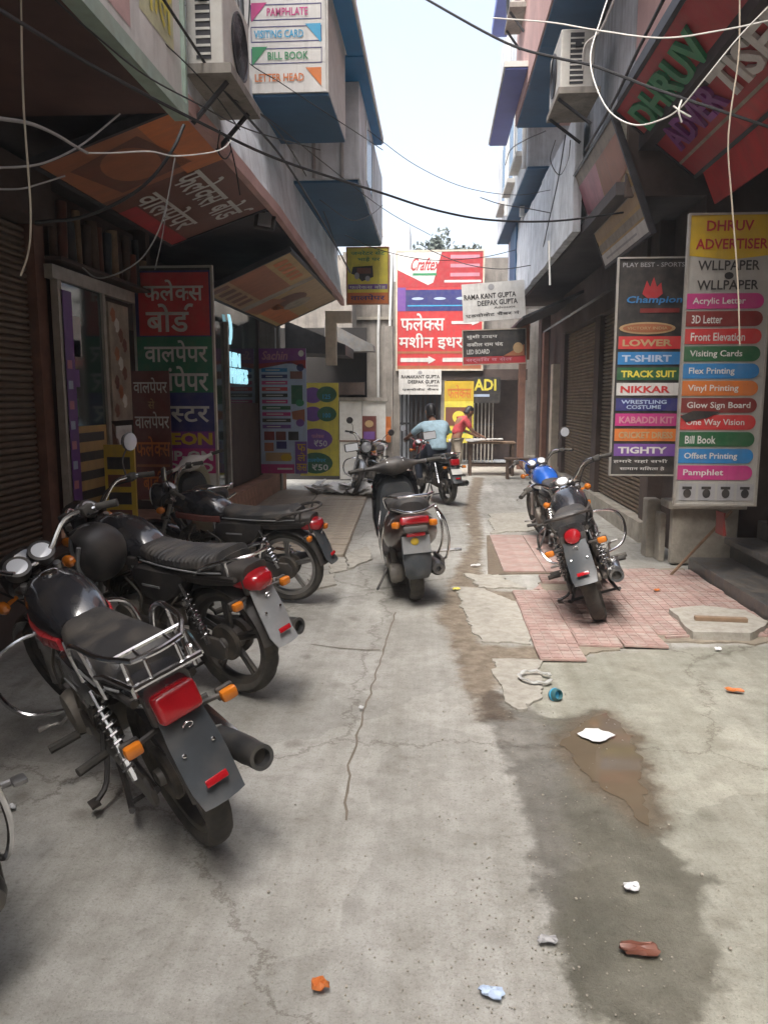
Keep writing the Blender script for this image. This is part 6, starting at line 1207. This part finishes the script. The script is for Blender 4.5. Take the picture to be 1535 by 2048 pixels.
# ---------------------------------------------------------------- concrete bits by the right steps
cbk = empty('concrete_drain_block', label='rough concrete post and low wall beneath the white service board', cat='block')
MB().bx(2.22, 2.36, 8.15, 8.35, 0, .62, .015).build('post', 'concrete_block', cbk); MB().bx(2.362, 3.0, 7.75, 7.85, .02, .58, .01).build('low_wall', 'concrete_block', cbk); MB().bx(2.30, 3.05, 7.68, 7.98, .582, .66, .01).build('cap_slab', 'concrete_block', cbk); MB().bx(2.3, 2.36, 7.95, 8.148, .0, .5, .01).build('side_slab', 'concrete_block', cbk)
tag(MB().tube([at(1340, 1150, Z=.03), at(1462, 1022, Y=6.9)], .013, 8).build('stick', 'wood_mid', None, True), 'thin wooden stick propped against the black steps', 'stick')
rg = crumple_sheet(0, -.09, .09, -.1, .1, .01, .05, 10, 10, 31); rg.xf = Matrix.Translation(at(1440, 1046, Y=6.85)); tag(rg.build('rag', 'print_dark_red', None, True), 'dark red rag hanging on the propped stick', 'rag')
sheet('broken_kerb_slab', [gp(1335, 1235), gp(1400, 1228), gp(1490, 1238), gp(1535, 1262), gp(1500, 1285), gp(1380, 1282)], .07, 'broken_slab', 'broken concrete slab lying at the foot of the black steps', 'slab', None, rag=.02, step=.06, th=.06)
tag(MB().box(at(1440, 1238, Z=.085), (.36, .05, .03), Matrix.Rotation(R(-4), 3, 'Z'), .004).build('timber_strip', 'wood_mid'), 'short timber strip on the broken slab by the steps', 'strip')
# ---------------------------------------------------------------- litter
def scrap(label, u, v, w, d, mat, seed, cat='litter', amp=.007, name='paper_scrap', rot=0, z=.015):
    rnd = random.Random(seed); p = at(u, v, Z=0); c = MB(); n = 14; V = [(0, 0, amp)]
    jag = [rnd.uniform(.62, 1.0) for _ in range(n)]
    for q in (.35, .7, 1.0):
        for j in range(n):
            a = 2 * math.pi * j / n; k_ = max(abs(math.cos(a)), abs(math.sin(a))); f_ = q * (jag[j] if q == 1 else 1) / (k_ if amp < .01 else 1)
            V.append((w / 2 * f_ * math.cos(a), d / 2 * f_ * math.sin(a), amp * rnd.uniform(-.6, 1.4) if q < 1 else amp * rnd.uniform(-.5, .6)))
    T = len(V); Fc = [[0, 1 + j, 1 + (j + 1) % n] for j in range(n)]
    for q in (0, 1):
        for j in range(n): a, b = 1 + q * n + j, 1 + q * n + (j + 1) % n; Fc.append([a, a + n, b + n, b])
    c.add(V, Fc); c.add([(x, y, zz - .003) for x, y, zz in V], [f[::-1] for f in Fc])
    c.xf = Matrix.Translation((p.x, p.y, z + amp * .9)) @ Matrix.Rotation(R(rot), 4, 'Z'); tag(c.build(name, mat, None, True), label, cat, 'litter on the ground')
scrap('white paper sheet lying in the muddy puddle', 1190, 1476, .17, .15, 'paper', 41, amp=.006, rot=45)
scrap('orange yellow wrapper on the cement at right', 1468, 1387, .12, .05, 'print_orange', 42, rot=-15); scrap('small orange scrap on the pink tiles', 1312, 1190, .06, .05, 'print_orange', 43, z=.04); scrap('crumpled pale scrap on the wet patch', 1260, 1782, .07, .05, 'paper', 44); scrap('yellow wrapper at the bottom of the lane', 640, 1985, .07, .05, 'print_orange', 45, amp=.012)
scrap('pale blue and white packet near the bottom edge', 982, 1995, .08, .05, 'print_pale_blue', 46, amp=.006, rot=-12); scrap('dark rag lying on the wet ground', 1275, 1908, .15, .07, 'print_brown', 47, name='rag_scrap'); scrap('small grey scrap left of the wet patch', 1095, 1890, .07, .04, 'print_grey', 48)
scrap('lime green wrapper by the parked scooter', 912, 1183, .09, .05, 'print_lemon', 49, amp=.012); scrap('pale scrap near the scooter footrest', 950, 1135, .14, .03, 'paper', 50, amp=.01, rot=20); scrap('white scrap by the broken kerb slab', 1435, 1303, .05, .04, 'paper', 51); scrap('tiny white scrap further along the lane', 935, 1052, .05, .04, 'paper', 52); scrap('pale chip on the concrete in the lane middle', 722, 1422, .03, .02, 'paper', 53, amp=.008); scrap('white chip at the far left of the ground', 22, 1622, .05, .03, 'paper', 54)
rnd = random.Random(3); m = MB()
for k in range(900):
    if k % 3: u, v = rnd.gauss(1010, 130), rnd.uniform(1060, 2040)
    else: u, v = rnd.uniform(300, 1520), rnd.uniform(1100, 2040)
    p = at(u, v, Z=0); r_ = rnd.uniform(.0015, .004) * (1.8 if k % 17 == 0 else 1); m.ball((p.x, p.y, .004 + r_ * .4), (r_, r_ * rnd.uniform(.8, 1.5), r_ * .7), 5, 4)
tag(m.build('grit', 'concrete_block'), 'loose grit and stone chips scattered over the lane', 'grit', None, 'stuff')
p = at(1070, 1364, Z=0); rn = empty('plate_ring', (p.x, p.y, .022), (R(4), R(3), R(20)), 'torn ring of a white foil plate on the pale slab', 'litter')
m = MB(); q = [(.095 * math.cos(R(15 * k)) * (1 + .06 * math.sin(k * 1.3)), .085 * math.sin(R(15 * k)), .012 + .006 * math.sin(k * 1.9)) for k in range(22)]; m.tube(q, [.010 + .004 * abs(math.sin(k * 2.1)) for k in range(22)], 6, flat=.5); m.build('rim', 'foil', rn, True)
p = at(1110, 1400, Z=0); bc = empty('bottle_piece', (p.x, p.y, .03), (R(70), 0, R(30)), 'blue green broken bottle neck beside the foil plate ring', 'litter'); MB().lathe([(.030, -.03), (.036, -.01), (.034, .02), (.026, .03), (.022, .02), (.024, -.03)], (0, 0, 0), (0, 0, 1), 16).build('neck', 'print_teal', bc, True); MB().lathe([(.037, -.012), (.039, -.006), (.037, 0)], (0, 0, 0), (0, 0, 1), 16).build('cap_ring', 'print_sky', bc, True)
# heap of plastic and cloth scraps by the yellow board
m = MB(); rnd = random.Random(8)
for k in range(46):
    t = rnd.random(); c = Vector((-2.15 + t * 1.15 + rnd.uniform(-.08, .08), 13.45 - t * .2 + rnd.uniform(-.35, .3), .08 + rnd.uniform(0, .12) * (1 - abs(t - .5))))
    rot = Matrix.Rotation(rnd.uniform(0, 6.28), 4, 'Z') @ Matrix.Rotation(rnd.uniform(-.5, .5), 4, 'X') @ Matrix.Rotation(R(90) + rnd.uniform(-.4, .4), 4, 'Y')
    cs = crumple_sheet(0, -.16, .16, -.11, .11, .004, .06, 7, 6, 100 + k); m.add([Matrix.Translation(c) @ rot @ v for v in cs.v], cs.f)
tag(m.build('plastic_heap', 'plastic_heap', None, True), 'heap of pale plastic and cloth scraps below the yellow oval board', 'heap', None, 'stuff')
hc = crumple_sheet(0, -.12, .12, -.35, .2, .01, .04, 10, 12, 77); hc.xf = Matrix.Translation(at(770, 852, Y=16.55)) @ Matrix.Rotation(R(90), 4, 'Z'); tag(hc.build('hanging_cloth', 'print_orange', None, True), 'orange cloth hanging on the concrete pillar by the white partition', 'cloth')
pn = upright('poster', 'small faded maroon poster on the white partition', 724, 832, 752, 884, 15.69, P_('maroon'), cat='poster', t=.006); pn.oval(.5, .3, .3, .14, P_('tan'), 2); pn.band(.1, .9, .6, .9, P_('violet'), 2)
# ---------------------------------------------------------------- thin volume added to imitate veil glare
hz = bpy.data.materials.new('glare_volume'); hz.use_nodes = True; n, l = hz.node_tree.nodes, hz.node_tree.links
n.remove(n['Principled BSDF']); pv_ = n.new('ShaderNodeVolumePrincipled'); pv_.inputs['Color'].default_value = (.86, .93, 1, 1); pv_.inputs['Density'].default_value = 0.0028; pv_.inputs['Anisotropy'].default_value = .3
l.new(pv_.outputs[0], n['Material Output'].inputs['Volume'])
tag(MB().bx(-40, 40, -40, 60, -1.0, 15).build('glare_veil', hz), kind='stuff')
